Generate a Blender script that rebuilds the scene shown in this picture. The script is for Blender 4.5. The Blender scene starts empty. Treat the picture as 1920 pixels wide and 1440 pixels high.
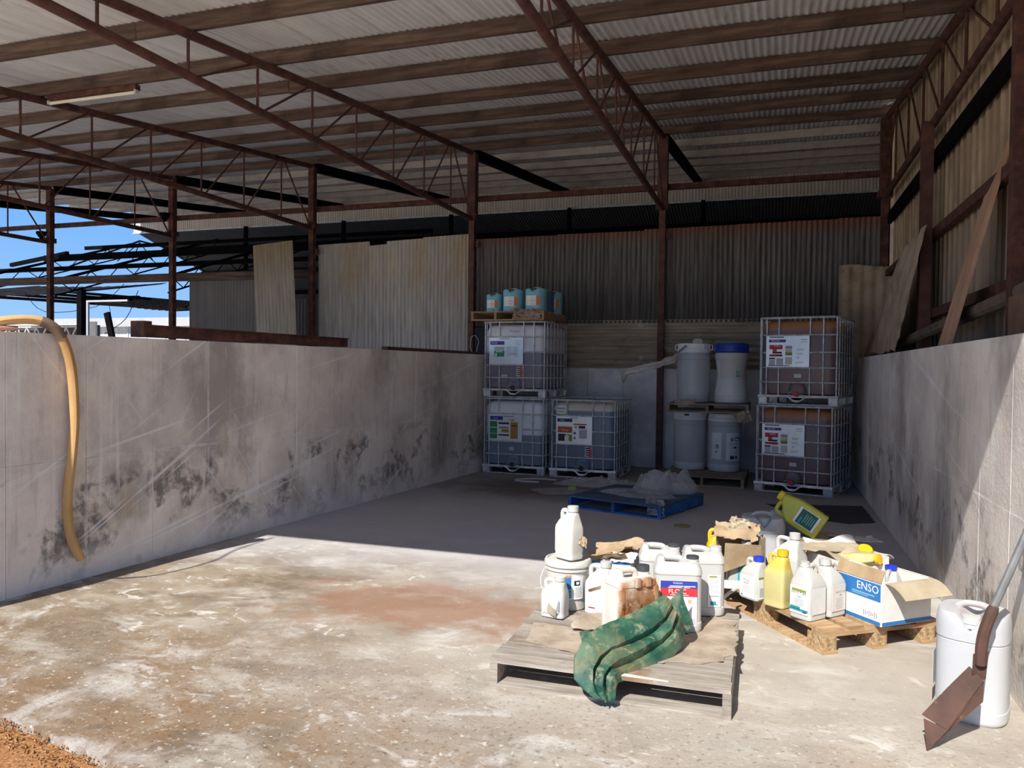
import bpy, math, random
from mathutils import Vector, Matrix, noise as mnoise
random.seed(7)
sc = bpy.context.scene
COL = sc.collection
PI = math.pi

# ------------------------------------------------------------------ camera
cam_d = bpy.data.cameras.new('camera'); cam = bpy.data.objects.new('camera', cam_d); COL.objects.link(cam)
cam_d.sensor_fit = 'HORIZONTAL'; cam_d.sensor_width = 36.0; cam_d.lens = 27.11
cam_d.clip_start = 0.05; cam_d.clip_end = 500
YAW, PITCH, ROLL = math.atan(485/1446.0), math.atan(29.1/1446.0), 0.0112
cam.matrix_world = (Matrix.Translation((0, 0, 1.6)) @ Matrix.Rotation(YAW, 4, 'Z')
                    @ Matrix.Rotation(PI/2 - PITCH, 4, 'X') @ Matrix.Rotation(ROLL, 4, 'Z'))
sc.camera = cam

# ------------------------------------------------------------------ sky, sun, exposure
w = bpy.data.worlds.new('sky'); sc.world = w; w.use_nodes = True
nt = w.node_tree; nt.nodes.clear()
# clear deep-blue sky: paler towards the horizon all round, darker overhead
tcw = nt.nodes.new('ShaderNodeTexCoord'); sx = nt.nodes.new('ShaderNodeSeparateXYZ'); rp = nt.nodes.new('ShaderNodeValToRGB')
el = rp.color_ramp.elements; el.new(.25)
for e, (pos, c) in zip(el, ((0.0, (.36, .60, .92)), (.16, (.19, .44, .90)), (1.0, (.10, .26, .66)))): e.position = pos; e.color = (*c, 1)
bg = nt.nodes.new('ShaderNodeBackground'); bg.inputs['Strength'].default_value = 0.74
out = nt.nodes.new('ShaderNodeOutputWorld')
nt.links.new(tcw.outputs['Generated'], sx.inputs[0]); nt.links.new(sx.outputs['Z'], rp.inputs[0]); nt.links.new(rp.outputs[0], bg.inputs[0]); nt.links.new(bg.outputs[0], out.inputs[0])
sun_d = bpy.data.lights.new('sun', 'SUN'); sun_d.energy = 4.6; sun_d.angle = math.radians(0.55); sun_d.color = (1.0, .955, .89)
sun = bpy.data.objects.new('sun', sun_d); COL.objects.link(sun)
sun.rotation_euler = Vector((0.185, 1.0, -1.0)).to_track_quat('-Z', 'Y').to_euler()
vs = sc.view_settings; vs.view_transform = 'Standard'; vs.look = 'None'; vs.exposure = 0.58; vs.gamma = 1.0; vs.use_curve_mapping = False
sc.cycles.max_bounces = 16; sc.cycles.diffuse_bounces = 10

# ------------------------------------------------------------------ materials
def lin(h):
    if isinstance(h, str):
        h = h.lstrip('#'); c = [int(h[i:i+2], 16)/255 for i in (0, 2, 4)]
    else: c = list(h)
    return [(x/12.92 if x <= .04045 else ((x+.055)/1.055)**2.4) for x in c] + [1.0]
MATS = {}
# albedo of each surface relative to its listed colours
GAIN = dict(floor_concrete=.74, pale_bounce_earth=1.25, zinc_roof_sheet=1.25, wall_concrete=1.65, back_wall_concrete=2.2, weathered_zinc=1.6, tan_zinc=1.5, brown_cladding=1.25, fibre_cement=1.25,
    grey_blue_drum=1.8, white_paint=.6, dark_steel=.3, rust_brown_steel=.62, green_tarpaulin=.68, pale_yellow_plastic=.85, pale_cardboard=.75, cardboard=.85, weathered_pallet_wood=.92, dark_roof_underside=.4, pale_grey_drum=1.7, white_lid=1.15, teal_plastic=1.7, navy_plastic=1.5, old_timber=.95, pale_purlin_steel=1.3, white_plastic=.72, cream_plastic=.80, dusty_white_plastic=.70, zinc_pipe=.55, dark_zinc=.5,
    galvanised_steel=1.35, pale_fascia_sheet=1.3, clear_film=1.1, blue_paint_wood=1.1, worn_blue_boards=1.5, tan_pallet_wood=.95, rusty_zinc=1.1, aluminium_plate=1.1, tank_pale_blue=2.0, tank_grey_violet=1.9,
    tank_full_blue=1.9, tank_brown=1.6, tank_brown_top=1.6, drum_label=1.3)
def M(name, cols, scale=4.0, stretch=(1, 1, 1), rough=.7, metal=0.0, bump=0.0, bscale=30.0, layers=(), detail=6, trans=0.0, alpha=1.0, sss=0.0, spec=.5, lo=.35, hi=.65, rot=(0, 0, 0), vary=0.0):
    """noise between colours, then thresholded layers: dict(c, scale, lo, hi, st, rot, k, mode='patch'|'line'|'z'|'y'|'cell'|'ball')"""
    if name in MATS: return MATS[name]
    gain = GAIN.get(name, 1.0)
    def shade(h): return [min(.92, x*gain) for x in lin(h)[:3]]+[1.0]
    m = bpy.data.materials.new(name); MATS[name] = m; m.use_nodes = True
    n = m.node_tree.nodes; L = m.node_tree.links; n.clear()
    o = n.new('ShaderNodeOutputMaterial'); b = n.new('ShaderNodeBsdfPrincipled'); L.new(b.outputs[0], o.inputs[0])
    tc = n.new('ShaderNodeTexCoord')
    def mapped(st, rt=(0, 0, 0)):
        mp = n.new('ShaderNodeMapping'); mp.vector_type = 'TEXTURE' if any(rt) else 'POINT'
        if any(rt):
            mp.inputs['Rotation'].default_value = rt
            mp2 = n.new('ShaderNodeMapping'); mp2.inputs['Scale'].default_value = st
            L.new(tc.outputs['Object'], mp.inputs[0]); L.new(mp.outputs[0], mp2.inputs[0]); return mp2.outputs[0]
        mp.inputs['Scale'].default_value = st; L.new(tc.outputs['Object'], mp.inputs[0]); return mp.outputs[0]
    def noise(s, st, rt=(0, 0, 0), dt=detail, dist=0.0):
        t = n.new('ShaderNodeTexNoise'); t.inputs['Scale'].default_value = s; t.inputs['Detail'].default_value = dt
        t.inputs['Roughness'].default_value = .62; t.inputs['Distortion'].default_value = dist
        L.new(mapped(st, rt), t.inputs['Vector']); return t.outputs['Fac']
    def ramp(val, a, c):
        r = n.new('ShaderNodeMapRange'); r.inputs[1].default_value = a; r.inputs[2].default_value = c; r.clamp = True
        L.new(val, r.inputs[0]); return r.outputs[0]
    def math_(op, a, c=None):
        q = n.new('ShaderNodeMath'); q.operation = op
        for i, v in enumerate((a, c)):
            if v is None: continue
            if isinstance(v, (int, float)): q.inputs[i].default_value = v
            else: L.new(v, q.inputs[i])
        return q.outputs[0]
    cols = [shade(c) for c in cols]
    if len(cols) == 1:
        cr = n.new('ShaderNodeRGB'); cr.outputs[0].default_value = cols[0]; cur = cr.outputs[0]
    else:
        cr = n.new('ShaderNodeValToRGB'); e = cr.color_ramp.elements
        while len(e) < len(cols): e.new(.5)
        for i, c in enumerate(cols): e[i].position = lo + (hi-lo)*i/(len(cols)-1); e[i].color = c
        L.new(noise(scale, stretch, rot), cr.inputs[0]); cur = cr.outputs[0]
    for y in layers:
        md = y.get('mode', 'patch')
        if md in ('z', 'y', 'x'):
            sp = n.new('ShaderNodeSeparateXYZ'); L.new(tc.outputs['Object'], sp.inputs[0])
            v = sp.outputs[{'x': 0, 'y': 1, 'z': 2}[md]]
            if y.get('wob'): v = math_('ADD', v, math_('MULTIPLY', math_('SUBTRACT', noise(y.get('scale', 3), y.get('st', (1, 1, 1))), .5), y['wob']))
            f = ramp(v, y['lo'], y['hi'])
        elif md == 'ball':
            vm = n.new('ShaderNodeVectorMath'); vm.operation = 'SUBTRACT'; L.new(tc.outputs['Object'], vm.inputs[0]); vm.inputs[1].default_value = y['at']
            v2 = n.new('ShaderNodeVectorMath'); v2.operation = 'MULTIPLY'; L.new(vm.outputs[0], v2.inputs[0]); v2.inputs[1].default_value = y.get('sq', (1, 1, 1))
            ln = n.new('ShaderNodeVectorMath'); ln.operation = 'LENGTH'; L.new(v2.outputs[0], ln.inputs[0])
            v = math_('ADD', ln.outputs['Value'], math_('MULTIPLY', math_('SUBTRACT', noise(y.get('scale', 2), (1, 1, 1)), .5), y.get('wob', 1.0)))
            f = ramp(v, y['hi'], y['lo'])
        elif md == 'joints':     # chalky edges where the shutter panels met
            sp = n.new('ShaderNodeSeparateXYZ'); L.new(tc.outputs['Object'], sp.inputs[0])
            def near(v, at, per):
                q = math_('FRACT', math_('ADD', math_('MULTIPLY', math_('SUBTRACT', v, at), 1/per), .5))
                return math_('MULTIPLY', math_('ABSOLUTE', math_('SUBTRACT', q, .5)), per)
            wob = math_('MULTIPLY', math_('SUBTRACT', noise(9, (1, 1, 1)), .5), .03)
            d = math_('MINIMUM', near(sp.outputs[1], y['at'], .6), near(sp.outputs[2], .9, 3.0))
            f = ramp(math_('ADD', d, wob), .014, .004)
        elif md == 'cell':
            t = n.new('ShaderNodeTexVoronoi'); t.inputs['Scale'].default_value = y['scale']; L.new(mapped(y.get('st', (1, 1, 1))), t.inputs['Vector'])
            f = ramp(t.outputs['Distance'], y['lo'], y['hi'])
        else:
            v = noise(y['scale'], y.get('st', (1, 1, 1)), y.get('rot', (0, 0, 0)), y.get('dt', detail), y.get('dist', 0))
            if md == 'line':
                v = math_('ABSOLUTE', math_('SUBTRACT', v, y.get('at', .5))); f = ramp(v, y['w'], y['w']*.3)
            else: f = ramp(v, y['lo'], y['hi'])
        if 'mask' in y:      # a second noise thins the layer out
            q = y['mask']; f = math_('MULTIPLY', f, ramp(noise(q[0], (1, 1, 1)), q[1], q[2]))
        for key, ax in (('yband', 1), ('zband', 2)):
            if key not in y: continue
            sp = n.new('ShaderNodeSeparateXYZ'); L.new(tc.outputs['Object'], sp.inputs[0]); bd = y[key]
            vv = math_('ADD', sp.outputs[ax], math_('MULTIPLY', math_('SUBTRACT', noise(1.2, (1, 1, 1)), .5), abs(bd[1]-bd[0])*.8))
            f = math_('MULTIPLY', f, ramp(vv, bd[0], bd[1]))
        f = math_('MULTIPLY', f, y.get('k', 1.0))
        mx = n.new('ShaderNodeMixRGB'); L.new(f, mx.inputs[0]); L.new(cur, mx.inputs[1]); mx.inputs[2].default_value = shade(y['c']); cur = mx.outputs[0]
    if vary:      # every board, panel or sheet has its own tone
        oi = n.new('ShaderNodeObjectInfo'); mr = n.new('ShaderNodeMapRange'); mr.inputs[3].default_value = 1-vary; mr.inputs[4].default_value = 1+vary*.6
        hv = n.new('ShaderNodeHueSaturation'); L.new(oi.outputs['Random'], mr.inputs[0]); L.new(mr.outputs[0], hv.inputs['Value']); L.new(cur, hv.inputs['Color']); cur = hv.outputs[0]
    L.new(cur, b.inputs['Base Color'])
    b.inputs['Roughness'].default_value = rough; b.inputs['Metallic'].default_value = metal
    b.inputs['Specular IOR Level'].default_value = spec
    b.inputs['Transmission Weight'].default_value = trans; b.inputs['Alpha'].default_value = alpha
    if sss: b.inputs['Subsurface Weight'].default_value = sss; b.inputs['Subsurface Radius'].default_value = (.02, .02, .02)
    if bump:
        bp = n.new('ShaderNodeBump'); bp.inputs['Strength'].default_value = bump; bp.inputs['Distance'].default_value = .02
        L.new(noise(bscale, stretch, rot), bp.inputs['Height']); L.new(bp.outputs[0], b.inputs['Normal'])
    return m

WALL_LAYERS = [
    dict(c='#77716d', scale=.8, lo=.50, hi=.62, k=.7, dt=12, st=(1, 1, .7)),
    dict(c='#7f7975', scale=7, st=(1, 2.2, .25), lo=.56, hi=.66, k=.32, dt=8),
    dict(c='#c4bdb5', scale=1.1, lo=.53, hi=.72, k=.6, st=(1, 1, .6)),
    dict(c='#85745f', scale=1.6, lo=.56, hi=.70, k=.7, zband=(1.3, .6)),
    dict(c='#4c4846', scale=2.3, lo=.515, hi=.58, k=.8, dt=12, dist=.4, mask=(11, .36, .56), zband=(.95, .7)),
    dict(c='#cdc7c0', scale=5, st=(1, 2.6, .10), lo=.58, hi=.74, k=.6),
    dict(c='#d8d2cc', scale=1.7, st=(1, .22, 9), rot=(.55, 0, 0), lo=.62, hi=.70, k=.6, dt=3),
    dict(c='#d4cec8', scale=1.4, st=(1, .16, 8), rot=(.22, 0, 0), lo=.62, hi=.70, k=.6, dt=3),
    dict(c='#d8d3cd', scale=1.9, st=(1, .25, 12), rot=(-.9, 0, 0), lo=.66, hi=.72, k=.5, dt=3),
    dict(c='#dcd7d1', scale=3.0, st=(1, .3, 14), rot=(1.1, 0, 0), lo=.66, hi=.72, k=.5, dt=3),
    dict(c='#ece8e2', scale=6, st=(1, 7, .45), lo=.67, hi=.70, k=.8), dict(c='#e6e1da', scale=4, st=(1, 16, .3), lo=.69, hi=.72, k=.7), dict(c='#f0ece6', scale=9, st=(1, 1, .8), lo=.70, hi=.72, k=.7, dt=12, zband=(1.0, .7)),
    dict(c='#bdb9b5', mode='z', lo=.34, hi=.05, wob=.5, scale=2, k=.7),
    dict(c='#e2ddd7', scale=45, lo=.68, hi=.76, k=.5),
    dict(c='#d5d0ca', mode='joints', at=.03, k=.6, mask=(2.5, .42, .6)),
    dict(c='#3a3735', scale=38, lo=.68, hi=.76, k=.5, zband=(.95, .7)),
]
conc_wall = M('wall_concrete', vary=0.05, cols=['#aba39c', '#bcb3ab', '#cac1b8'], scale=1.5, rough=.85, bump=.25, bscale=35, layers=WALL_LAYERS)
conc_back = M('back_wall_concrete', ['#85858b', '#96969c', '#a5a5a9'], scale=1.5, rough=.9, bump=.2, bscale=35, layers=[
    dict(c='#66666c', scale=1.2, lo=.5, hi=.7, k=.6), dict(c='#c6c6c6', scale=3, lo=.66, hi=.74, k=.5),
    dict(c='#b0b0b0', scale=2, st=(.5, 1, 4), mode='line', w=.006, k=.5, dt=2, mask=(2, .52, .58))])
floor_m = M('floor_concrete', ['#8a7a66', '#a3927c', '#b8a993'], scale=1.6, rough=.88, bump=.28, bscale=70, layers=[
    dict(c='#94714a', scale=1.7, lo=.36, hi=.58, k=.8, yband=(4.2, 3.0)),
    dict(c='#574b3c', mode='cell', scale=70, lo=.10, hi=.02, k=.0),
    dict(c='#cbc2b3', scale=2.0, st=(1, 1.6, 1), lo=.50, hi=.64, k=.7),
    dict(c='#7d6a54', scale=2.6, st=(1, 1.4, 1), lo=.53, hi=.62, k=.6, dt=12),
    dict(c='#e9e4dc', scale=2.2, st=(.9, 1.2, 1), lo=.53, hi=.60, k=.75, dist=.8, dt=14, mask=(.9, .44, .58)),
    dict(c='#f1ede7', scale=6, st=(.9, 1.2, 1), lo=.565, hi=.61, k=.8, dist=1.2, dt=14, mask=(1.6, .50, .60)),
    dict(c='#e6e0d6', scale=19, lo=.60, hi=.66, k=.5, dt=8, mask=(2.2, .45, .6)),
    dict(c='#6f6050', scale=5, st=(.9, 1.5, 1), lo=.60, hi=.66, k=.45, dt=12),
    dict(c='#d9d3c8', mode='ball', at=(-.2, 4.3, 0), sq=(.55, .8, 1), lo=.6, hi=1.7, wob=1.2, scale=2.4, k=.55),
    dict(c='#a87c62', mode='ball', at=(-2.2, 4.7, 0), sq=(.7, 1.2, 1), lo=.35, hi=.75, wob=1.9, scale=3.0, k=.75),
    dict(c='#7c5136', scale=9, lo=.66, hi=.74, k=.5),
    dict(c='#3c342c', scale=55, lo=.66, hi=.74, k=.55),
    dict(c='#efe9dc', scale=48, lo=.62, hi=.72, k=.6, yband=(4.6, 3.4)),
    dict(c='#5d4a35', scale=34, lo=.56, hi=.66, k=.6, yband=(4.3, 3.1)), dict(c='#f3ecdf', scale=27, lo=.60, hi=.66, k=.7, yband=(4.4, 3.1)), dict(c='#6a5a48', scale=16, lo=.64, hi=.72, k=.45),
    dict(c='#e4e2e6', mode='y', lo=5.0, hi=6.4, wob=1.6, scale=1.2, k=.85), dict(c='#8c8685', mode='y', lo=8.0, hi=11.0, wob=2.0, scale=1.2, k=.7),  # first layer paints the floor paler under the roof to lift its shade
    dict(c='#574439', mode='ball', at=(-2.9, 9.9, 0), sq=(.6, .8, 1), lo=.3, hi=1.0, wob=1.1, scale=2.2, k=.75),
    dict(c='#a8a4a0', scale=6, st=(1, 2.5, 1), lo=.66, hi=.76, k=.4),
])
gravel_m = M('gravel_brown', ['#6b4526', '#8c5d33', '#a87a4a', '#c9a77c'], scale=60, rough=.9, lo=.3, hi=.72)
earth_m = M('pale_bounce_earth', ['#c4b094', '#d2bfa4', '#dccbb2'], scale=3, rough=.95, bump=.4, bscale=40)  # unseen yard made pale so it bounces more light into the shed
rust_m = M('rusted_steel', ['#38221e', '#4f2e26', '#66402f'], scale=9, rough=.85, bump=.2, layers=[dict(c='#8a5a3c', scale=14, lo=.62, hi=.74, k=.55)])
rust_red = M('red_oxide_steel', ['#452b27', '#563530', '#684238'], scale=7, rough=.75, layers=[dict(c='#a3745a', scale=18, lo=.66, hi=.76, k=.6)])
dark_steel = M('dark_steel', ['#141214', '#1d1a1c', '#282425'], scale=8, rough=.95, spec=.08)
purlin_m = M('old_timber', vary=0.22, cols=['#4d3b33', '#5f4c42', '#786456'], scale=3, stretch=(.5, 6, 6), rough=.9, bump=.25, layers=[
    dict(c='#2c1b16', scale=1.3, lo=.52, hi=.7, k=.75), dict(c='#9a7f66', scale=2.3, lo=.62, hi=.75, k=.5)])
cpurlin_m = M('pale_purlin_steel', ['#8f8984', '#a39c96', '#b1aaa4'], scale=3, rough=.6, layers=[dict(c='#5a4a42', scale=3, lo=.55, hi=.72, k=.6)])
roof_m = M('zinc_roof_sheet', vary=0.06, cols=['#c9c5c3', '#d0d0d2', '#d8d8da'], scale=2, stretch=(3, .5, 1), rough=.55, metal=.1, layers=[dict(c='#8d8480', scale=2.4, st=(3, .4, 1), lo=.55, hi=.72, k=.5)])
zinc_old = M('weathered_zinc', vary=0.12, cols=['#7b7773', '#8c8884', '#9b9895'], scale=3, stretch=(6, 1, .35), rough=.75, metal=.15, layers=[
    dict(c='#857450', scale=.9, lo=.46, hi=.66, k=.75, zband=(1.2, 2.4)), dict(c='#5a4a40', scale=4, st=(7, 1, .3), lo=.58, hi=.7, k=.7), dict(c='#c2bfbb', scale=5, st=(7, 1, .3), lo=.66, hi=.76, k=.55)])
zinc_rust = M('rusty_zinc', vary=0.18, cols=['#5c5857', '#6d6968', '#7e7a79'], scale=3, stretch=(7, 1, .3), rough=.8, metal=.1, layers=[
    dict(c='#40362f', scale=4, st=(6, 1, .35), lo=.48, hi=.68, k=.8), dict(c='#7c4b33', mode='z', lo=1.36, hi=1.56, wob=.5, scale=4, st=(5, 1, .5), k=.85),
    dict(c='#8f8a86', scale=6, st=(8, 1, .3), lo=.64, hi=.74, k=.5), dict(c='#38383c', mode='z', lo=.85, hi=.15, wob=.6, scale=3, k=.55)])
zinc_tan = M('tan_zinc', ['#756d62', '#857c70', '#948b7f'], scale=3, stretch=(6, 1, .4), rough=.8, metal=.1, layers=[
    dict(c='#5d4a38', scale=3, lo=.55, hi=.7, k=.7), dict(c='#b9b5ad', scale=4, lo=.62, hi=.72, k=.6)])
clad_m = M('brown_cladding', vary=0.1, cols=['#7f6d59', '#927f69', '#a18e77'], scale=1.4, stretch=(1, 3, .5), rough=.75, layers=[
    dict(c='#54483c', scale=1.5, lo=.5, hi=.7, k=.6), dict(c='#6c6663', mode='z', lo=3.2, hi=2.2, wob=1.0, k=.6)])
fibre_m = M('fibre_cement', ['#8d7c68', '#a08f7b', '#ac9d8a'], scale=3, rough=.9, layers=[dict(c='#6c5440', scale=4, lo=.58, hi=.72, k=.6), dict(c='#77737a', scale=2, lo=.58, hi=.72, k=.4)])
plank_m = M('pink_plank', ['#a5826a', '#b58f76', '#c09c84'], scale=3, stretch=(4, 4, .6), rough=.9)
wood_grey = M('weathered_pallet_wood', vary=0.22, cols=['#8c8379', '#a2988b', '#b5aca0'], scale=5, stretch=(.7, 9, 9), rough=.9, bump=.3, layers=[
    dict(c='#6e5a44', scale=2.5, lo=.54, hi=.7, k=.7), dict(c='#8a5c33', scale=2.2, lo=.62, hi=.7, k=.6), dict(c='#d2c8b8', scale=7, st=(.6, 6, 6), lo=.62, hi=.74, k=.5)])
wood_tan = M('tan_pallet_wood', vary=0.2, cols=['#9d7d58', '#b0906a', '#c0a37e'], scale=4, stretch=(.8, 8, 8), rough=.9, bump=.3, layers=[
    dict(c='#7a5a3c', scale=3, lo=.55, hi=.7, k=.6), dict(c='#8e7d6c', scale=1.8, lo=.52, hi=.7, k=.6), dict(c='#b3683f', scale=2.4, lo=.64, hi=.72, k=.5)])
wood_dull = M('dull_pallet_wood', vary=.2, cols=['#75695b', '#877a6a', '#978a79'], scale=4, stretch=(.8, 8, 8), rough=.9, bump=.3)
chip_m = M('chipboard_block', ['#8a6f4c', '#a98c66', '#c6ad88'], scale=38, rough=.95, bump=.5, bscale=60)
wood_blue = M('blue_paint_wood', ['#1f4c8c', '#2a62a8', '#2f70b8'], scale=5, rough=.75, layers=[dict(c='#253248', scale=3, lo=.52, hi=.68, k=.8)])
wood_blue_top = M('worn_blue_boards', vary=0.25, cols=['#27405f', '#33506f', '#45576a'], scale=5, stretch=(6, .8, 6), rough=.8, layers=[dict(c='#3c3c40', scale=3, lo=.5, hi=.66, k=.8)])
card_m = M('cardboard', ['#a38a6a', '#b39b7b', '#c0a98b'], scale=6, rough=.95, bump=.1, layers=[dict(c='#7c5d3e', scale=4, lo=.6, hi=.74, k=.6)])
card_grey = M('weathered_cardboard', ['#8e7f6c', '#a39482', '#b3a592'], scale=6, rough=.95, bump=.25, layers=[dict(c='#8c5a2c', scale=3, lo=.60, hi=.68, k=.75), dict(c='#5d5247', scale=7, lo=.6, hi=.72, k=.7), dict(c='#c8bcaa', scale=5, lo=.62, hi=.74, k=.5)])
card_light = M('pale_cardboard', ['#b8a88c', '#c4b59a', '#cdbfa6'], scale=5, rough=.95)
white_card = M('white_card', ['#cfcdc9', '#dcdad6', '#e4e2de'], scale=4, rough=.8, layers=[dict(c='#b3a188', scale=4, lo=.66, hi=.75, k=.6)])
white_p = M('white_plastic', ['#d9d8d2', '#e2e1dc'], scale=3, rough=.38, sss=.15)
cream_p = M('cream_plastic', ['#dedbd0', '#e6e3da'], scale=3, rough=.4, sss=.15, layers=[dict(c='#c9b58e', scale=3, lo=.62, hi=.75, k=.5)])
drum_w = M('dusty_white_plastic', ['#d8dade', '#e4e6e9'], scale=3, rough=.35, sss=.15, layers=[dict(c='#c5a594', mode='ball', at=(0, 0, .47), lo=.03, hi=.11, wob=.1, scale=8, k=.5)])
rusty_w = M('rust_stained_plastic', ['#cdc7ba', '#d6d1c6', '#dcd8d0'], scale=4, rough=.5, layers=[
    dict(c='#b98a52', scale=5, st=(1, 1, .5), lo=.50, hi=.62, k=.7, zband=(.24, .31)),
    dict(c='#9c7440', scale=4, st=(1, 1, .5), lo=.30, hi=.50, k=.85, yband=(-.070, -.086)),
    dict(c='#8f4f1e', scale=9, st=(1, 1, .7), lo=.36, hi=.50, k=.95, yband=(-.070, -.086), zband=(.30, .22)),
    dict(c='#96561f', scale=8, st=(1, 1, .4), lo=.38, hi=.52, k=.9, yband=(-.060, -.086), zband=(.25, .29)),
    dict(c='#5c3216', scale=26, st=(1, 1, .6), lo=.52, hi=.60, k=.85, yband=(-.070, -.086), zband=(.26, .20)),
    dict(c='#cfc9be', scale=24, lo=.60, hi=.66, k=.7, yband=(-.070, -.086))])
yellow_p = M('pale_yellow_plastic', ['#cdc488', '#d8cf94'], scale=2, rough=.4, sss=.2, layers=[dict(c='#e8c84c', mode='z', lo=.20, hi=.27, k=.85)])
olive_p = M('lime_yellow_plastic', ['#b4b03a', '#c2bd45'], scale=2, rough=.4, sss=.15)
yel_cap = M('yellow_cap', ['#d9a916', '#e6b81e'], scale=3, rough=.45)
blue_cap = M('blue_cap', ['#1f35b4', '#2a43c8'], scale=3, rough=.4)
black_p = M('black_plastic', ['#33383a', '#454a4c'], scale=6, rough=.6)
teal_p = M('teal_plastic', ['#5b8f9c', '#679ba8'], scale=2, rough=.35)
teal_dark = M('navy_plastic', ['#3c4a68', '#46557a'], scale=2, rough=.35)
drum_blue = M('grey_blue_drum', ['#868b90', '#92979c'], scale=2, rough=.4)
drum_grey = M('pale_grey_drum', ['#9fa0a3', '#adaeb1'], scale=2, rough=.4, layers=[dict(c='#877f72', mode='z', lo=.32, hi=.38, k=.35)])
lid_w = M('white_lid', ['#d5d7d9', '#e2e4e6'], scale=2, rough=.4)
lid_blue = M('blue_lid', ['#1b3c9e', '#2148b4'], scale=2, rough=.4)
galv = M('galvanised_steel', ['#9a9ea4', '#b6babf', '#c8ccd0'], scale=12, rough=.35, metal=.3)
plate_m = M('aluminium_plate', ['#c9d3dc', '#dbe3ea'], scale=3, rough=.3, metal=.25)
paper = M('label_paper', ['#dedfde', '#e8e8e6'], scale=4, rough=.6)
tarp_m = M('green_tarpaulin', ['#1f5240', '#2d6a54', '#3c7a64'], scale=5, rough=.6, bump=.15, bscale=25, layers=[
    dict(c='#7d8a66', scale=5, lo=.46, hi=.60, k=.6), dict(c='#a08a60', scale=4, lo=.55, hi=.66, k=.6), dict(c='#b0aa88', scale=15, lo=.56, hi=.64, k=.6), dict(c='#24473a', scale=7, lo=.58, hi=.70, k=.6)])
hose_m = M('tan_hose', ['#b48a56', '#c69c66', '#d0aa76'], scale=4, rough=.75, stretch=(1, 1, .4))
film_m = M('clear_film', ['#cfcdd1', '#e5e3e7'], scale=8, rough=.12, alpha=.36)
film_white = M('white_film', ['#b9b6b4', '#d6d3d0'], scale=12, rough=.35, alpha=.92)
scoop_m = M('rust_brown_steel', ['#533a30', '#634539', '#714f42'], scale=6, rough=.8, layers=[dict(c='#a07a52', scale=18, lo=.66, hi=.76, k=.6)])
white_paint = M('white_paint', ['#d9dbdd', '#e6e8ea'], scale=2, rough=.5)
shed_blue = M('pale_shed_sheet', ['#b3bccb', '#c6cedb', '#d3dae4'], scale=1.2, stretch=(5, 1, .3), rough=.6)
lamp_tube = M('lamp_tube_white', ['#dcd3c2', '#e8e0d0'], scale=2, rough=.4)
def flat(name, c, rough=.6): return M(name, [c], rough=rough)
INK = {k: flat('ink_'+k, c) for k, c in dict(black='#222226', white='#e9eaea', grey='#8d9196', lgrey='#b4b7bb', blue='#2f3f9e', purple='#4a3f96', red='#c2313c', green='#2f8a55', ochre='#a8853c',
        orange='#c2562f', teal='#2f8d97', navy='#2c3566', tan='#c5a888', cyan='#3f9fb0', royal='#2a6fae', sky='#8fb6c0', olive='#8a8f3a', dgreen='#245a48', peach='#c98a5c', pale='#d0c9be').items()}

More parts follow.
